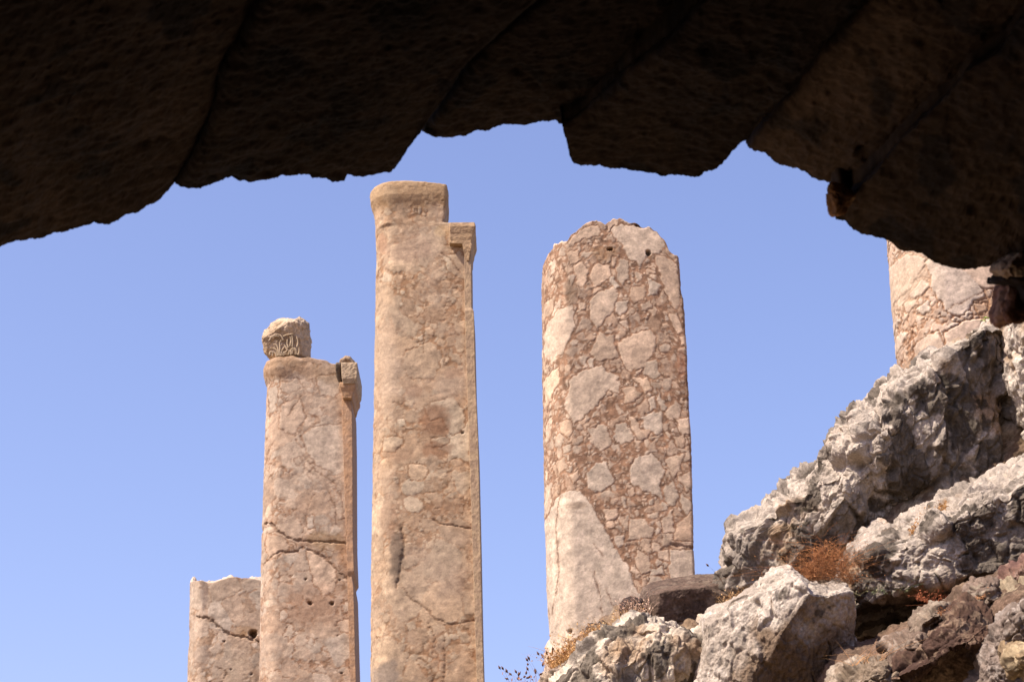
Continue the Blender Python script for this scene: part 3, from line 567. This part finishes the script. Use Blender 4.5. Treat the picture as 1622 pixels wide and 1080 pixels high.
profile_box('pilaster', [(392, 735), (490, 736), (1100, 756)], [(392, 746), (488, 747), (493, 750.5), (600, 753), (700, 757.5), (850, 761), (1000, 764), (1100, 767)], 24.62, 25.5, M_col, c2, tan, 500, zb=4.2)
profile_box('moulding', [(355, 712), (386, 712), (387, 732), (400, 735), (412, 739)], [(355, 752), (361, 753.5), (366, 752), (372, 749.5), (377, 749), (382, 747.5), (392, 747), (400, 744.5), (412, 743)], 24.60, 25.3, M_col, c2, warm((.5, .32, .18), (.42, .27, .16)), 120)

def collar1(px, py, sx):
    m = 1-sstep(470, 500, px); prof = np.interp(py, [560, 566, 572, 582, 592, 600], [1, 3.5, 5, 5, 2.5, 0])
    t = (1-sstep(590, 602, py+4*np.sin(px*.11)))*(1-sstep(480, 520, px)); return prof*m*(1-.3*sstep(-.8, 0, sx)), (t*.6, (.42, .25, .14))
A1 = [[(478, 690), (500, 675), (540, 670), (556, 700), (552, 740), (530, 752), (500, 735), (485, 715)], [(463, 728), (475, 722), (480, 732), (470, 738)], [(445, 640), (475, 630), (485, 660), (465, 690), (440, 680)], [(486, 870), (510, 878), (535, 900), (530, 935), (512, 944), (495, 925)],
      [(443, 968), (453, 965), (457, 978), (449, 986), (443, 980)], [(455, 990), (463, 985), (466, 1000), (457, 1013), (450, 1005)], [(420, 840), (445, 850), (465, 865), (440, 880), (422, 885)], [(485, 822), (495, 815), (498, 835), (486, 838)], [(540, 955), (552, 950), (556, 965), (545, 972)],
      [(445, 605), (470, 600), (480, 612), (460, 625), (446, 622)], [(535, 985), (558, 975), (560, 1005), (540, 1000)], [(423, 610), (440, 606), (438, 650), (424, 655)], [(500, 600), (530, 590), (545, 610), (530, 630), (508, 625)]]
c1, i1 = column('stone_column', 'pinkish cracked column carrying a carved capital fragment on its top', 'broken breccia columns', 28.5,
   [(560, 423), (600, 424), (700, 420), (800, 417), (824, 416), (830, 418), (836, 415.5), (950, 413.5), (1100, 411)],
   [(560, 540), (600, 546), (612, 552), (700, 556), (800, 556), (850, 556), (857, 552), (865, 557), (906, 560), (913, 554), (922, 558), (950, 560), (1100, 563)],
   [(415, 574), (430, 568), (455, 565), (480, 566), (500, 568), (520, 571), (532, 575), (541, 580), (543, 600), (560, 605)],
   4.2, dict(polys=A1, levels=[(.34, .5, .010), (.17, .6, .009), (.09, .7, .006), (.045, .7, .004)], c1=(.62, .45, .33), c2=(.48, .34, .245), cm=(.33, .185, .11), cp=(.52, .38, .28), patina=.02, patvar=.7, seed=14, relief=.004, lump=.008, topn=.03, rough=.003,
    cover_zones=((500, 950, 60, 60, -.7), (530, 880, 30, 20, -.8)),
    stains=((500, 960, 55, 40, (.38, .2, .115), .4), (520, 855, 35, 16, (.33, .2, .1), .55), (545, 880, 18, 22, (.38, .19, .09), .6), (520, 590, 40, 18, (.36, .22, .12), .5), (545, 640, 14, 60, (.42, .25, .15), .4), (455, 575, 30, 6, (.22, .14, .08), .5)),
    cracks=(([(416, 824), (428, 826), (440, 842), (455, 851), (475, 856), (510, 857), (557, 860)], 2.6, .03), ([(416, 888), (432, 878), (445, 873), (465, 875), (480, 866), (510, 880), (530, 898), (545, 912), (560, 921)], 2.0, .018), ([(455, 660), (478, 625)], 1.3, .006), ([(480, 720), (500, 745), (530, 765)], 1.2, .005),
            ([(522, 780), (530, 800), (532, 830)], 1.4, .006), ([(500, 780), (488, 800), (483, 830)], 1.2, .005), ([(420, 715), (430, 700)], 1.5, .006), ([(527, 920), (540, 905)], 1.2, .004), ([(540, 780), (548, 840)], 1.2, .005)),
    holes=((491, 955, 4, 4, .05), (526, 955, 4.5, 4, .05), (484, 917, 2.5, 2.5, .03), (538, 918, 2, 2, .03), (541, 1065, 2, 2, .03))), collar=collar1, wl=.22, wr=.04)
profile_box('pilaster', [(608, 540), (625, 541), (1100, 556)], [(608, 562), (614, 561), (625, 556), (640, 557.5), (700, 558.5), (850, 559), (905, 561), (912, 557), (930, 560), (1100, 564.5)], 28.07, 28.9, M_col, c1, warm((.47, .27, .155), (.40, .24, .15)), 420, zb=4.2)
profile_box('moulding', [(606, 538), (612, 538), (622, 541), (630, 543)], [(606, 562), (609, 564), (614, 563.5), (620, 560), (630, 557.5)], 27.98, 28.8, M_col, c1, warm((.50, .29, .16), (.44, .26, .15)), 60)
profile_box('half_capital', [(575, 541), (580, 541), (600, 541.5), (607, 543)], [(573, 564), (576, 566), (592, 566), (600, 565), (605, 562), (607, 561)], 27.92, 28.8, M_col, c1, warm((.54, .39, .26), (.40, .28, .18), .05), 60, lump=.006)
rock('shade_wedge', [(532, 574), (540, 575), (541, 590), (540, 608), (537, 606), (533, 595)], 28.0, .06, .3, M_bas, basalt((.26, .19, .13), (.18, .13, .09), (.3, .22, .15)), parent=c1, disp=(('fbm', .1, .01),), res=2, pw=6)  # dark wedge set flush with the shaft, standing in for a shaded recess
rock('stone_chip', [(537, 577), (539, 569), (547, 564), (555, 565), (562, 573), (562, 577), (550, 578)], 28.3, .12, .15, M_lime, lime((.62, .52, .44), (.5, .4, .33), kd=-.5), 'small pale stone chip lying on the right corner of the pinkish column', 'stone', disp=(('fbm', .1, .015),), res=2.5)

# the carved capital fragment
cap = thing('capital_fragment', unproj(455, 566, 28.4), 'broken carved leaf capital piece standing on top of the pinkish column', 'capital')
rock('block', [(416, 533), (419, 524), (424, 521), (430, 514), (438, 508), (447, 504), (458, 503.5), (467, 505), (474, 502), (480, 506), (488, 512), (489, 525), (490.5, 540), (490, 567), (478, 565), (460, 564.5), (440, 566), (427, 569), (420, 560), (418, 548)], 28.4, .28, .25, M_lime,
     lime((.60, .46, .33), (.46, .34, .235), brown=(.42, .3, .19), kd=-.6, kb=.1), parent=cap, cuts=(((428, 515), .1, (-.8, .7, .4)), ((486, 540), .12, (1, 0, .5)), ((450, 545), .25, (0, 0, 1)), ((445, 512), .16, (-.5, .8, .6))), disp=(('fbm', .25, .03), ('fbm', .06, .012)), res=2.5, pw=4)
def tubes(strokes, radius, Y, name, mat, parent, colf, taper=.6):
    VV = []; FF = []; off = 0
    for s in strokes:
        pts, rr = (s if isinstance(s, tuple) else (s, radius)); pts = np.array(pts, float)
        t = np.linspace(0, len(pts)-1, 14); ix = np.arange(len(pts)); xx = np.interp(t, ix, pts[:, 0]); yy = np.interp(t, ix, pts[:, 1])
        for _ in range(2): xx[1:-1] = (xx[:-2]+2*xx[1:-1]+xx[2:])/4; yy[1:-1] = (yy[:-2]+2*yy[1:-1]+yy[2:])/4
        C = unproj(xx, yy, Y); r = rr*(1-taper*np.linspace(0, 1, 14))
        T = np.gradient(C, axis=0); T /= np.linalg.norm(T, axis=1, keepdims=True); N1 = np.cross(T, F_); N1 /= np.linalg.norm(N1, axis=1, keepdims=True)+1e-9; N2 = np.cross(T, N1)
        a = np.linspace(0, 2*math.pi, 7)[:-1]
        ring = C[:, None]+r[:, None, None]*(np.cos(a)[None, :, None]*N1[:, None]+np.sin(a)[None, :, None]*N2[:, None])
        VV.append(ring.reshape(-1, 3)); FF.append(grid_faces(14, 6, True, off)); off += 14*6
    V = np.concatenate(VV); return mesh_np(name, V, np.concatenate(FF), None, mat, parent, colf(V))
def cc(pts): return [(400+x/7.2, 490+y/7.2) for x, y in pts]
leaf = [cc([(300, 530), (295, 450), (270, 400), (235, 400)]), cc([(290, 530), (280, 470), (240, 440), (200, 445)]), cc([(275, 535), (262, 500), (230, 480)]), cc([(310, 530), (315, 440), (310, 380), (330, 350)]), cc([(320, 530), (340, 460), (370, 420)]),
        cc([(330, 530), (360, 490), (395, 480)]), cc([(205, 330), (240, 295), (300, 285), (335, 310), (350, 350)]), cc([(190, 360), (215, 320), (260, 305), (300, 310)]), cc([(200, 520), (195, 495), (215, 480), (235, 500), (225, 530)]), cc([(350, 530), (365, 505), (390, 510)]),
        cc([(440, 520), (430, 480), (450, 445), (480, 440), (505, 470), (500, 515)]), cc([(455, 510), (450, 475), (475, 455), (492, 480), (488, 510)]), cc([(430, 420), (440, 360), (430, 310)]), cc([(455, 430), (458, 360), (452, 300)]), cc([(410, 440), (395, 390), (400, 340)]), cc([(400, 470), (380, 430), (360, 400)]),
        cc([(510, 430), (520, 370), (505, 310)]), cc([(520, 520), (535, 480), (530, 430)]), cc([(410, 520), (415, 490), (425, 460)]), cc([(350, 310), (400, 290), (460, 280)])]
tubes([(s, .015) for s in leaf], .02, 28.14, 'carved_leaf', M_lime, cap, warm((.52, .38, .26), (.40, .29, .19), .05), .4)

column('stone_column', 'shortest column stump at far left with a jagged bright top and a cracked hole', 'broken breccia columns', 31.5,
   [(905, 303), (960, 302), (1000, 301), (1100, 297)], [(905, 437), (1100, 440)],
   [(300, 914), (306, 914), (320, 918), (335, 921), (345, 922), (358, 917), (375, 914), (388, 914), (400, 916), (412, 918), (440, 924)],
   4.2, dict(levels=[(.32, .5, .010), (.16, .6, .008), (.08, .7, .005)], c1=(.60, .44, .33), c2=(.46, .33, .24), cm=(.32, .185, .11), cp=(.46, .33, .235), patina=.2, patvar=.8, seed=22, relief=.004, lump=.01, topn=.02, capn=.06, dome=.07,
    stains=((322, 935, 8, 30, (.26, .19, .16), .5), (332, 980, 8, 8, (.22, .13, .08), .6), (318, 1040, 18, 25, (.28, .2, .16), .4), (390, 1000, 22, 10, (.42, .24, .12), .5)),
    cracks=(([(310, 975), (328, 978), (345, 990), (363, 1005), (385, 1008), (398, 1011), (413, 1018)], 2.4, .03), ([(345, 1055), (360, 1065), (350, 1080)], 2, .01)),
    holes=((401, 1003, 8, 8, .16), (355, 1015, 2.5, 2.5, .03), (398, 1067, 3, 2.5, .03), (366, 1060, 2, 2, .02))), wl=.2, wr=.04)

# base slab under the blotched column
bs = rock('plinth', [(864, 1034), (868, 1023), (872, 1019), (1115, 1010), (1118, 1120), (864, 1120)], 18.0, .56, .5, M_col, lime((.58, .46, .36), (.5, .38, .29), kd=-.5), parent=c3, disp=(('fbm', .3, .02), ('fbm', .06, .008)), pw=8, res=.8)

# ------------------------------------------------------------------ the vault the camera looks out of
vault = thing('stone_vault', (0, 4.0, 0), 'dark ruined stone vault overhead framing the view with its jagged edge', 'vault')
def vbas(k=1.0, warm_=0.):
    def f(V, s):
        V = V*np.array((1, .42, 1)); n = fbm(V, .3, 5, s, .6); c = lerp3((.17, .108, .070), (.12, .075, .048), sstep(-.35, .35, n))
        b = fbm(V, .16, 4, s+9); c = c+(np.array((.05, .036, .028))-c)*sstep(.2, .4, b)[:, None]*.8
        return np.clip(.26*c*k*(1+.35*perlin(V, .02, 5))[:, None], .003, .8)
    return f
def voussoir(label, sil, jl, jr, Yo=5.0, k=1.0, seed=0, rise=.75, fl=.0):
    "sil: px silhouette left to right; jl / jr: joint polylines from the silhouette up"
    NU = int((sil[-1][0]-sil[0][0])*.62*1.6)+20; NV = 190
    def curve(p, n):
        p = np.array(p, float); s = np.concatenate([[0], np.cumsum(np.hypot(*np.diff(p, axis=0).T))]); t = np.linspace(0, s[-1], n)
        return np.stack([np.interp(t, s, p[:, 0]), np.interp(t, s, p[:, 1])], -1)
    def ext(p):
        p = list(p); a = np.array(p[0], float); b = np.array(p[-1], float); d = (b-a)/max(1e-6, abs(b[1]-a[1]))
        p.append(tuple(b+d*(b[1]+520))); return p
    def vcurve(p):     # dense where it is seen
        p = np.array(ext(p), float); y0 = p[0, 1]; ys = np.concatenate([np.linspace(y0, -40, NV-15), np.linspace(-60, -520, 15)])
        o = np.argsort(p[:, 1]); return np.stack([np.interp(ys, p[o, 1], p[o, 0]), ys], -1)
    Sx = curve(sil, NU); JL, JR = vcurve(jl), vcurve(jr)
    u = np.linspace(0, 1, NU)[None, :, None]; v = np.linspace(0, 1, NV)[:, None, None]
    bl, brr = JL[-1], JR[-1]; back = bl+(brr-bl)*u[0]
    vv = ((JL[:, 1]-JL[0, 1])/(JL[-1, 1]-JL[0, 1]))[:, None, None]
    G = (1-vv)*Sx[None]+vv*back[None]+(1-u)*JL[:, None]+u*JR[:, None]-((1-u)*(1-vv)*JL[0]+u*(1-vv)*JR[0]+(1-u)*vv*bl+u*vv*brr)
    uu = np.linspace(0, 1, NU)*(sil[-1][0]-sil[0][0]); ed = np.minimum(uu, uu[-1]-uu)
    Yd = Yo/(1+np.clip(((1-u[..., 0])*JL[0, 1]+u[..., 0]*JR[0, 1]-G[..., 1]), -200, None)/844)
    Yd = Yd+.10*np.exp(-(ed/9.0))[None]*(1-.0*vv[..., 0])
    V = unproj(G[..., 0], G[..., 1], Yd); sh = V.shape; Q = V.reshape(-1, 3)
    Q0 = Q; Q = Q*np.array((1, .45, 1)); n = np.array([0, -.25, -.97]); h = .02*fbm(Q, .35, 3, seed)+.005*fbm(Q, .07, 4, seed+3)+.003*fbm(Q, .02, 2, seed+4)
    f1, f2, cid = worley(Q, .07, seed+5); h = h-.012*(1-sstep(.1, .42, f1))*(cid > .6)
    h = h+.006*fbm(Q0, .045, 4, seed+6, .7); V = V+(h[:, None]*n).reshape(sh)
    # boundary loop and the upper body
    idx = np.arange(sh[0]*sh[1]).reshape(sh[:2])
    loop = np.concatenate([idx[0, :], idx[1:, -1], idx[-1, :-1][::-1], idx[1:-1, 0][::-1]])
    base = V.reshape(-1, 3)[loop]; rings = []; cen = base.mean(0)
    nl = len(loop)
    for t in (.04, .12, .3, .6, 1.0):
        r = base+np.array([0, .05*t, rise*t]); o_ = r-cen; o_[:, 2] = 0; r = r+o_*np.array([.012, .0, 0])*min(1, t*8)
        r = r+(.02*fbm(r, .15, 4, seed+8)*(t > .1))[:, None]*np.array([.3, 1, .2]); rings.append(r)
    rings[-1][:, 2] = rings[-1][:, 2].mean()*.5+rings[-1][:, 2]*.5
    VV = np.concatenate([V.reshape(-1, 3)]+rings+[rings[-1].mean(0)[None]]); n0 = sh[0]*sh[1]
    f4 = [grid_faces(sh[0], sh[1])]; prev = loop
    for k_ in range(5):
        cur = n0+k_*nl+np.arange(nl); f4.append(np.stack([prev, np.roll(prev, -1), np.roll(cur, -1), cur], -1)); prev = cur
    t3 = np.stack([prev, np.roll(prev, -1), np.full(nl, len(VV)-1)], -1)
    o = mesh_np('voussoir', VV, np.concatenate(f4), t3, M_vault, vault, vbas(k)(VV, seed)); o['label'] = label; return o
J1 = [(275, 290), (290, 268), (308, 235), (330, 190), (343, 150), (346, 118), (362, 85), (380, 60), (392, 30), (408, 0)]
J2 = [(665, 208), (690, 175), (715, 140), (742, 98), (770, 70), (805, 42), (850, 0)]
J3 = [(889, 190), (905, 184), (931, 170), (955, 145), (976, 125), (1000, 100), (1021, 85), (1052, 55), (1081, 25), (1105, 0)]
J4 = [(1181, 224), (1195, 205), (1215, 180), (1236, 155), (1262, 128), (1281, 100), (1300, 72), (1325, 40), (1366, 0)]
J5 = [(1348, 300), (1375, 278), (1401, 255), (1420, 232), (1451, 200), (1480, 172), (1511, 150), (1541, 110), (1570, 92), (1596, 75), (1625, 25), (1650, -5)]
J0 = [(-420, 500), (-330, 300), (-260, 120), (-190, 0)]
J6 = [(1760, 440), (1800, 300), (1860, 200), (1940, 60), (1980, -10)]
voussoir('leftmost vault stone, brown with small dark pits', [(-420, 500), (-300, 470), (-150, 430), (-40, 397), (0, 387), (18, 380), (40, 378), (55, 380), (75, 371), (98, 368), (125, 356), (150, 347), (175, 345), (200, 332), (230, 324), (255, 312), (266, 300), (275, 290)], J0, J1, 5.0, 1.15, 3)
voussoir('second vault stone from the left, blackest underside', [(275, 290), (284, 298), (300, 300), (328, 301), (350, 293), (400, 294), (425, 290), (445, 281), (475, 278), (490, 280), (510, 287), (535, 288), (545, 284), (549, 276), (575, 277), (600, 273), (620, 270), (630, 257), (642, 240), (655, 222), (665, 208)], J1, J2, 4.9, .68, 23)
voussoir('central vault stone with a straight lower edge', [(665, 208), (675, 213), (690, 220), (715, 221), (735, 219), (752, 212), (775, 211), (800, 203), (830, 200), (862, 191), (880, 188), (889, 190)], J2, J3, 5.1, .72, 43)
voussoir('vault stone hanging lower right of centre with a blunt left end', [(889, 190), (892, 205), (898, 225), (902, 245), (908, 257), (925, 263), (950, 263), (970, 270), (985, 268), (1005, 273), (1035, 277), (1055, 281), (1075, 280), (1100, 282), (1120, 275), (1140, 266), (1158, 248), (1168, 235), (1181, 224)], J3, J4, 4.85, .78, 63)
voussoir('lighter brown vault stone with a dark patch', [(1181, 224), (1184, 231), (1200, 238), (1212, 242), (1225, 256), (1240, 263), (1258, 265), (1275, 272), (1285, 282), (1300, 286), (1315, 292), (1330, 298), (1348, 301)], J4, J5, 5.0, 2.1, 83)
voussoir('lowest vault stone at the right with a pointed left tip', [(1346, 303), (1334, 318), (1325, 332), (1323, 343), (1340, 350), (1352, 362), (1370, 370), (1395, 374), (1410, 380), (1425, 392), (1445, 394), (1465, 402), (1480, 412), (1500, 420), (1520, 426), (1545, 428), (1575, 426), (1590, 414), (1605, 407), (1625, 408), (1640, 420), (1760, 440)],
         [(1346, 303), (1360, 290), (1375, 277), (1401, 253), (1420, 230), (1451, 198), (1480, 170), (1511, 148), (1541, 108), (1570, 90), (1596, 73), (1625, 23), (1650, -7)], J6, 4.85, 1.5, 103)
vst = dict(M=None)
rock('lit_tip', [(1313, 300), (1317, 292), (1330, 296), (1348, 303), (1352, 312), (1342, 324), (1334, 337), (1322, 341), (1318, 325)], 4.8, .03, .1, M_vault, basalt((.6, .3, .13), (.3, .15, .08), (.7, .4, .2)), 'tip of the lowest vault stone, painted bright orange brown as if sunlit', parent=vault, disp=(('facet', .03, .012), ('fbm', .05, .008), ('fbm', .015, .003)), res=1.6)  # orange colour raised to stand in for sunlight on the tip
rock('jamb_stone', [(1584, 428), (1590, 415), (1604, 405), (1616, 400), (1622, 425), (1612, 438), (1600, 440)], 4.82, .06, .15, M_vault, basalt((.9, .62, .42), (.6, .4, .27), (1., .75, .5)), 'small brown jamb stone under the vault, coloured bright as if lit', parent=vault, disp=(('facet', .04, .01), ('fbm', .05, .01)), res=1.6)  # stands in shade; colour raised so that it looks lit
rock('jamb_stone', [(1581, 446), (1584, 434), (1598, 436), (1612, 434), (1616, 392), (1640, 380), (1800, 380), (1800, 470), (1640, 500), (1622, 470), (1612, 450), (1600, 450)], 4.9, .1, .3, M_vault, basalt((.06, .04, .03), (.04, .03, .02), (.1, .07, .05)), 'black jamb stone at the right edge under the vault', c=(1660, 440), parent=vault, disp=(('fbm', .1, .012), ('fbm', .03, .004)))
rock('jamb_stone', [(1584, 500), (1588, 480), (1594, 455), (1600, 448), (1612, 450), (1625, 460), (1640, 480), (1630, 500), (1615, 508), (1604, 512), (1594, 517), (1587, 511)], 5.0, .06, .2, M_vault, basalt((.5, .24, .15), (.28, .14, .1), (.6, .34, .22)), 'reddish brown upright jamb stone at the right edge', parent=vault, disp=(('facet', .06, .012), ('fbm', .06, .01), ('fbm', .02, .003)), res=1.4)
# passage walls, roof behind the voussoirs and the right pier, all rough masonry outside or above the picture
def slab(name, x0, x1, y0, y1, z0, z1, label, seed):
    n = 26; parts = []; F = []; off = 0
    def face(a, b, c_, d):
        nonlocal off
        s, t = np.meshgrid(np.linspace(0, 1, n), np.linspace(0, 1, n)); a, b, c_, d = map(np.array, (a, b, c_, d))
        p = (1-s)[..., None]*(1-t)[..., None]*a+s[..., None]*(1-t)[..., None]*b+s[..., None]*t[..., None]*c_+(1-s)[..., None]*t[..., None]*d
        parts.append(p.reshape(-1, 3)); F.append(grid_faces(n, n, off=off)); off += n*n
    c = [(x0, y0, z0), (x1, y0, z0), (x1, y1, z0), (x0, y1, z0), (x0, y0, z1), (x1, y0, z1), (x1, y1, z1), (x0, y1, z1)]
    for f in ((0, 1, 2, 3), (4, 5, 6, 7), (0, 1, 5, 4), (2, 3, 7, 6), (1, 2, 6, 5), (3, 0, 4, 7)): face(*[c[i] for i in f])
    V = np.concatenate(parts); e = .05*np.stack([fbm(V, .6, 4, seed), fbm(V, .6, 4, seed+1), fbm(V, .6, 4, seed+2)], -1); V = V+e
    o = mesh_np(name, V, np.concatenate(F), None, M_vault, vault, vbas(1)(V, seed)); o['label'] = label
slab('side_wall', -3.4, -1.75, -8, 5.0, -.1, 4.6, 'rough left side wall of the vaulted passage', 1)
slab('side_wall', 1.47, 3.3, -8, 5.0, -.1, 4.6, 'rough right side wall of the vaulted passage', 2)
slab('pier', 1.51, 2.4, 4.8, 5.6, -.1, 3.25, 'rough pier of stones carrying the right end of the vault', 6)
slab('roof', -3.4, 3.3, -8, 3.1, 4.0, 5.3, 'heavy stone roof of the passage behind the front stones', 3)
slab('roof', -3.4, 3.3, 3.0, 4.7, 4.75, 5.4, 'stone fill lying on top of the front vault stones', 4)
slab('back_wall', -3.4, 3.3, -8.6, -8, -.1, 5.0, 'rough wall closing the back of the passage', 5)

# ------------------------------------------------------------------ dry plants
def blades(name, label, cat, px0, px1, base, Y, n, hmin, hmax, wid, c1, c2, lean=(0, 0), spread=.5, curl=.6, leaves=0, lsize=.006, seeds=0, seg=7, yj=.12, yr=0, group=None):
    "thin stems from a base line (px table) with optional leaves and seed heads: flat tapered strips in crossing directions"
    r = np.random.default_rng(int(px0*3+n)); B = tab(base); VV = []; F4 = []; F3 = []; off = 0; CC = []
    for i in range(n):
        x = r.uniform(px0, px1); y = B(x)-r.uniform(0, yr)*(1-abs(2*(x-px0)/(px1-px0)-1)**2); P0 = unproj(x, y, Y+r.uniform(-yj, yj)); h = r.uniform(hmin, hmax)
        d = np.array([r.normal(0, spread)+lean[0], r.normal(0, spread)*.8, 1+lean[1]]); d /= np.linalg.norm(d)
        cu = np.array([r.normal(0, curl), r.normal(0, curl), -abs(r.normal(0, curl*.5))])
        t = np.linspace(0, 1, seg)[:, None]; C = P0+h*(d*t+cu*t*t*.5)+.04*h*np.cumsum(r.normal(0, .25, (seg, 3)), 0)*t
        s = r.normal(0, 1, 3); s /= np.linalg.norm(s); wv = wid*(1-.8*t)*r.uniform(.6, 1.3); s2 = np.cross(s, d); s2 /= np.linalg.norm(s2)+1e-9
        tri = np.stack([C+s*wv, C-s*wv*.5+s2*wv*.8, C-s*wv*.5-s2*wv*.8], 1).reshape(-1, 3)
        VV.append(tri); F4.append(grid_faces(seg, 3, True, off)); off += seg*3
        k = r.uniform(0, 1); c = np.array(c1)*(1-k)+np.array(c2)*k; CC.append(np.tile(c, (seg*3, 1)))
        for _ in range(leaves):
            q = C[r.integers(1, seg)]+r.normal(0, .004, 3); a = r.normal(0, 1, 3); a /= np.linalg.norm(a); b = np.cross(a, r.normal(0, 1, 3)); b /= np.linalg.norm(b)+1e-9
            L = lsize*r.uniform(.5, 1.5); lv = np.array([q-a*L, q+b*L*.4, q+a*L, q-b*L*.4+a*L*.2]); VV.append(lv); F4.append(np.array([[0, 1, 2, 3]])+off); off += 4
            k2 = r.uniform(.7, 1.3); CC.append(np.tile(c*k2, (4, 1)))
        if seeds and r.uniform() < seeds:
            q = C[-1]; L = lsize*1.6; a = C[-1]-C[-2]; a /= np.linalg.norm(a)+1e-9; b = np.cross(a, [0, 1, .1]); b /= np.linalg.norm(b); e = np.cross(a, b)
            hd = np.array([q-a*L*.3, q+a*L*.6+b*L*.45, q+a*L*.6+e*L*.45, q+a*L*.6-b*L*.45, q+a*L*.6-e*L*.45, q+a*L*1.8]); VV.append(hd)
            F3.append(np.array([[0, 1, 2], [0, 2, 3], [0, 3, 4], [0, 4, 1], [5, 2, 1], [5, 3, 2], [5, 4, 3], [5, 1, 4]])+off); off += 6; CC.append(np.tile(np.array((.10, .045, .025)), (6, 1)))
    V = np.concatenate(VV); org = V[np.argmin(V[:, 2])].copy(); org[0] = V[:, 0].mean()
    o = mesh_np(name, V-org, np.concatenate(F4), np.concatenate(F3) if F3 else None, M_dry, None, np.clip(np.concatenate(CC), .01, .8)); o.location = tuple(org)
    tag(o, label, cat, group); return o
M_dry = stone_mat('dry_plant', .8, 30, .2, .0, 50, .001, .15)
OR1, OR2 = (.50, .25, .09), (.36, .17, .06); ST1, ST2 = (.56, .40, .2), (.46, .28, .12)
ridge = [(850, 1068), (880, 1056), (905, 1040), (930, 1022), (950, 1008), (985, 990), (1010, 985)]
blades('dry_grass', 'rusty orange dry grass along the ridge at the foot of the blotched column', 'grass', 872, 950, ridge, 11.75, 420, .03, .14, .0016, OR1, ST2, lean=(-.2, 0), leaves=5, lsize=.007, curl=.9)
blades('dry_grass', 'straw coloured dry grass on top of the rounded boulder before the column', 'grass', 930, 1010, ridge, 12.2, 300, .04, .13, .0014, ST1, OR1, leaves=2, lsize=.006, curl=.8)
blades('seeded_weed', 'thin dark seed-headed weeds against the sky left of the rock bank', 'weed', 812, 885, [(812, 1095), (885, 1070)], 11.9, 34, .06, .17, .0012, (.2, .1, .06), (.3, .14, .07), lean=(-.25, 0), seeds=.9, lsize=.009, curl=.4, leaves=1)
blades('dry_weed', 'faded stalks in front of the small dark stone beside the slab', 'weed', 985, 1035, [(985, 982), (1035, 976)], 12.35, 60, .08, .19, .0014, (.5, .3, .2), (.6, .4, .28), spread=.3, leaves=4, lsize=.006)
blades('dry_shrub', 'bushy rust red dried shrub growing between the boulders', 'shrub', 1275, 1350, [(1275, 918), (1350, 925)], 11.15, 700, .05, .16, .0012, (.42, .18, .07), (.26, .11, .045), spread=1.0, curl=2.6, leaves=5, lsize=.0045, lean=(-.1, 0), yj=.12, yr=62, seg=9)
blades('dry_shrub', 'small rust red dried tuft under the knobbly boulder', 'shrub', 1450, 1508, [(1450, 948), (1508, 965)], 10.75, 70, .03, .10, .0012, (.3, .09, .035), (.22, .07, .03), spread=.8, curl=1.2, leaves=5, lsize=.007)
blades('green_sprig', 'thin green stems at the foot of the rusty shrub', 'plant', 1335, 1440, [(1335, 945), (1440, 938)], 10.7, 22, .05, .16, .0011, (.09, .12, .05), (.2, .17, .08), spread=1.3, curl=.8, leaves=1, lsize=.006)
blades('dry_grass', 'orange dry grass strip in the crack under the huge boulder', 'grass', 1440, 1500, [(1440, 850), (1460, 825), (1500, 803)], 11.2, 110, .02, .06, .0013, (.38, .18, .05), (.28, .13, .04), spread=.7, curl=1, leaves=4, lsize=.006)
blades('dry_grass', 'pale straw grass between the flat slab and the huge boulder', 'grass', 1148, 1185, [(1148, 965), (1185, 950)], 12.2, 130, .04, .14, .0015, (.55, .36, .18), (.5, .26, .1), spread=.5, curl=.8, leaves=2)
blades('seeded_weed', 'single dark seed head against the sky above the flat slab', 'weed', 1138, 1150, [(1138, 928), (1150, 922)], 12.55, 1, .10, .12, .003, (.2, .1, .05), (.2, .1, .05), lean=(-.4, 0), spread=.2, seeds=1, lsize=.009)
blades('green_sprig', 'small bright green sprig on the crest beside the right column', 'plant', 1560, 1585, [(1560, 512), (1585, 504)], 12.3, 26, .02, .06, .002, (.22, .32, .06), (.3, .36, .1), spread=.8, curl=1, leaves=4, lsize=.01)
blades('dry_grass', 'loose dry blades leaning over the sandy brown stone', 'grass', 1345, 1400, [(1345, 1055), (1400, 1045)], 9.6, 26, .05, .16, .0015, (.5, .27, .12), (.4, .2, .09), lean=(.1, 0), spread=.6, curl=1.2)
blades('dry_grass', 'short dry tufts on the brown bank beside the narrow grey stone', 'grass', 1490, 1560, [(1490, 975), (1520, 962), (1560, 945)], 9.85, 120, .02, .05, .0014, (.45, .22, .1), (.35, .16, .07), spread=.8, curl=1, leaves=2, lsize=.005)
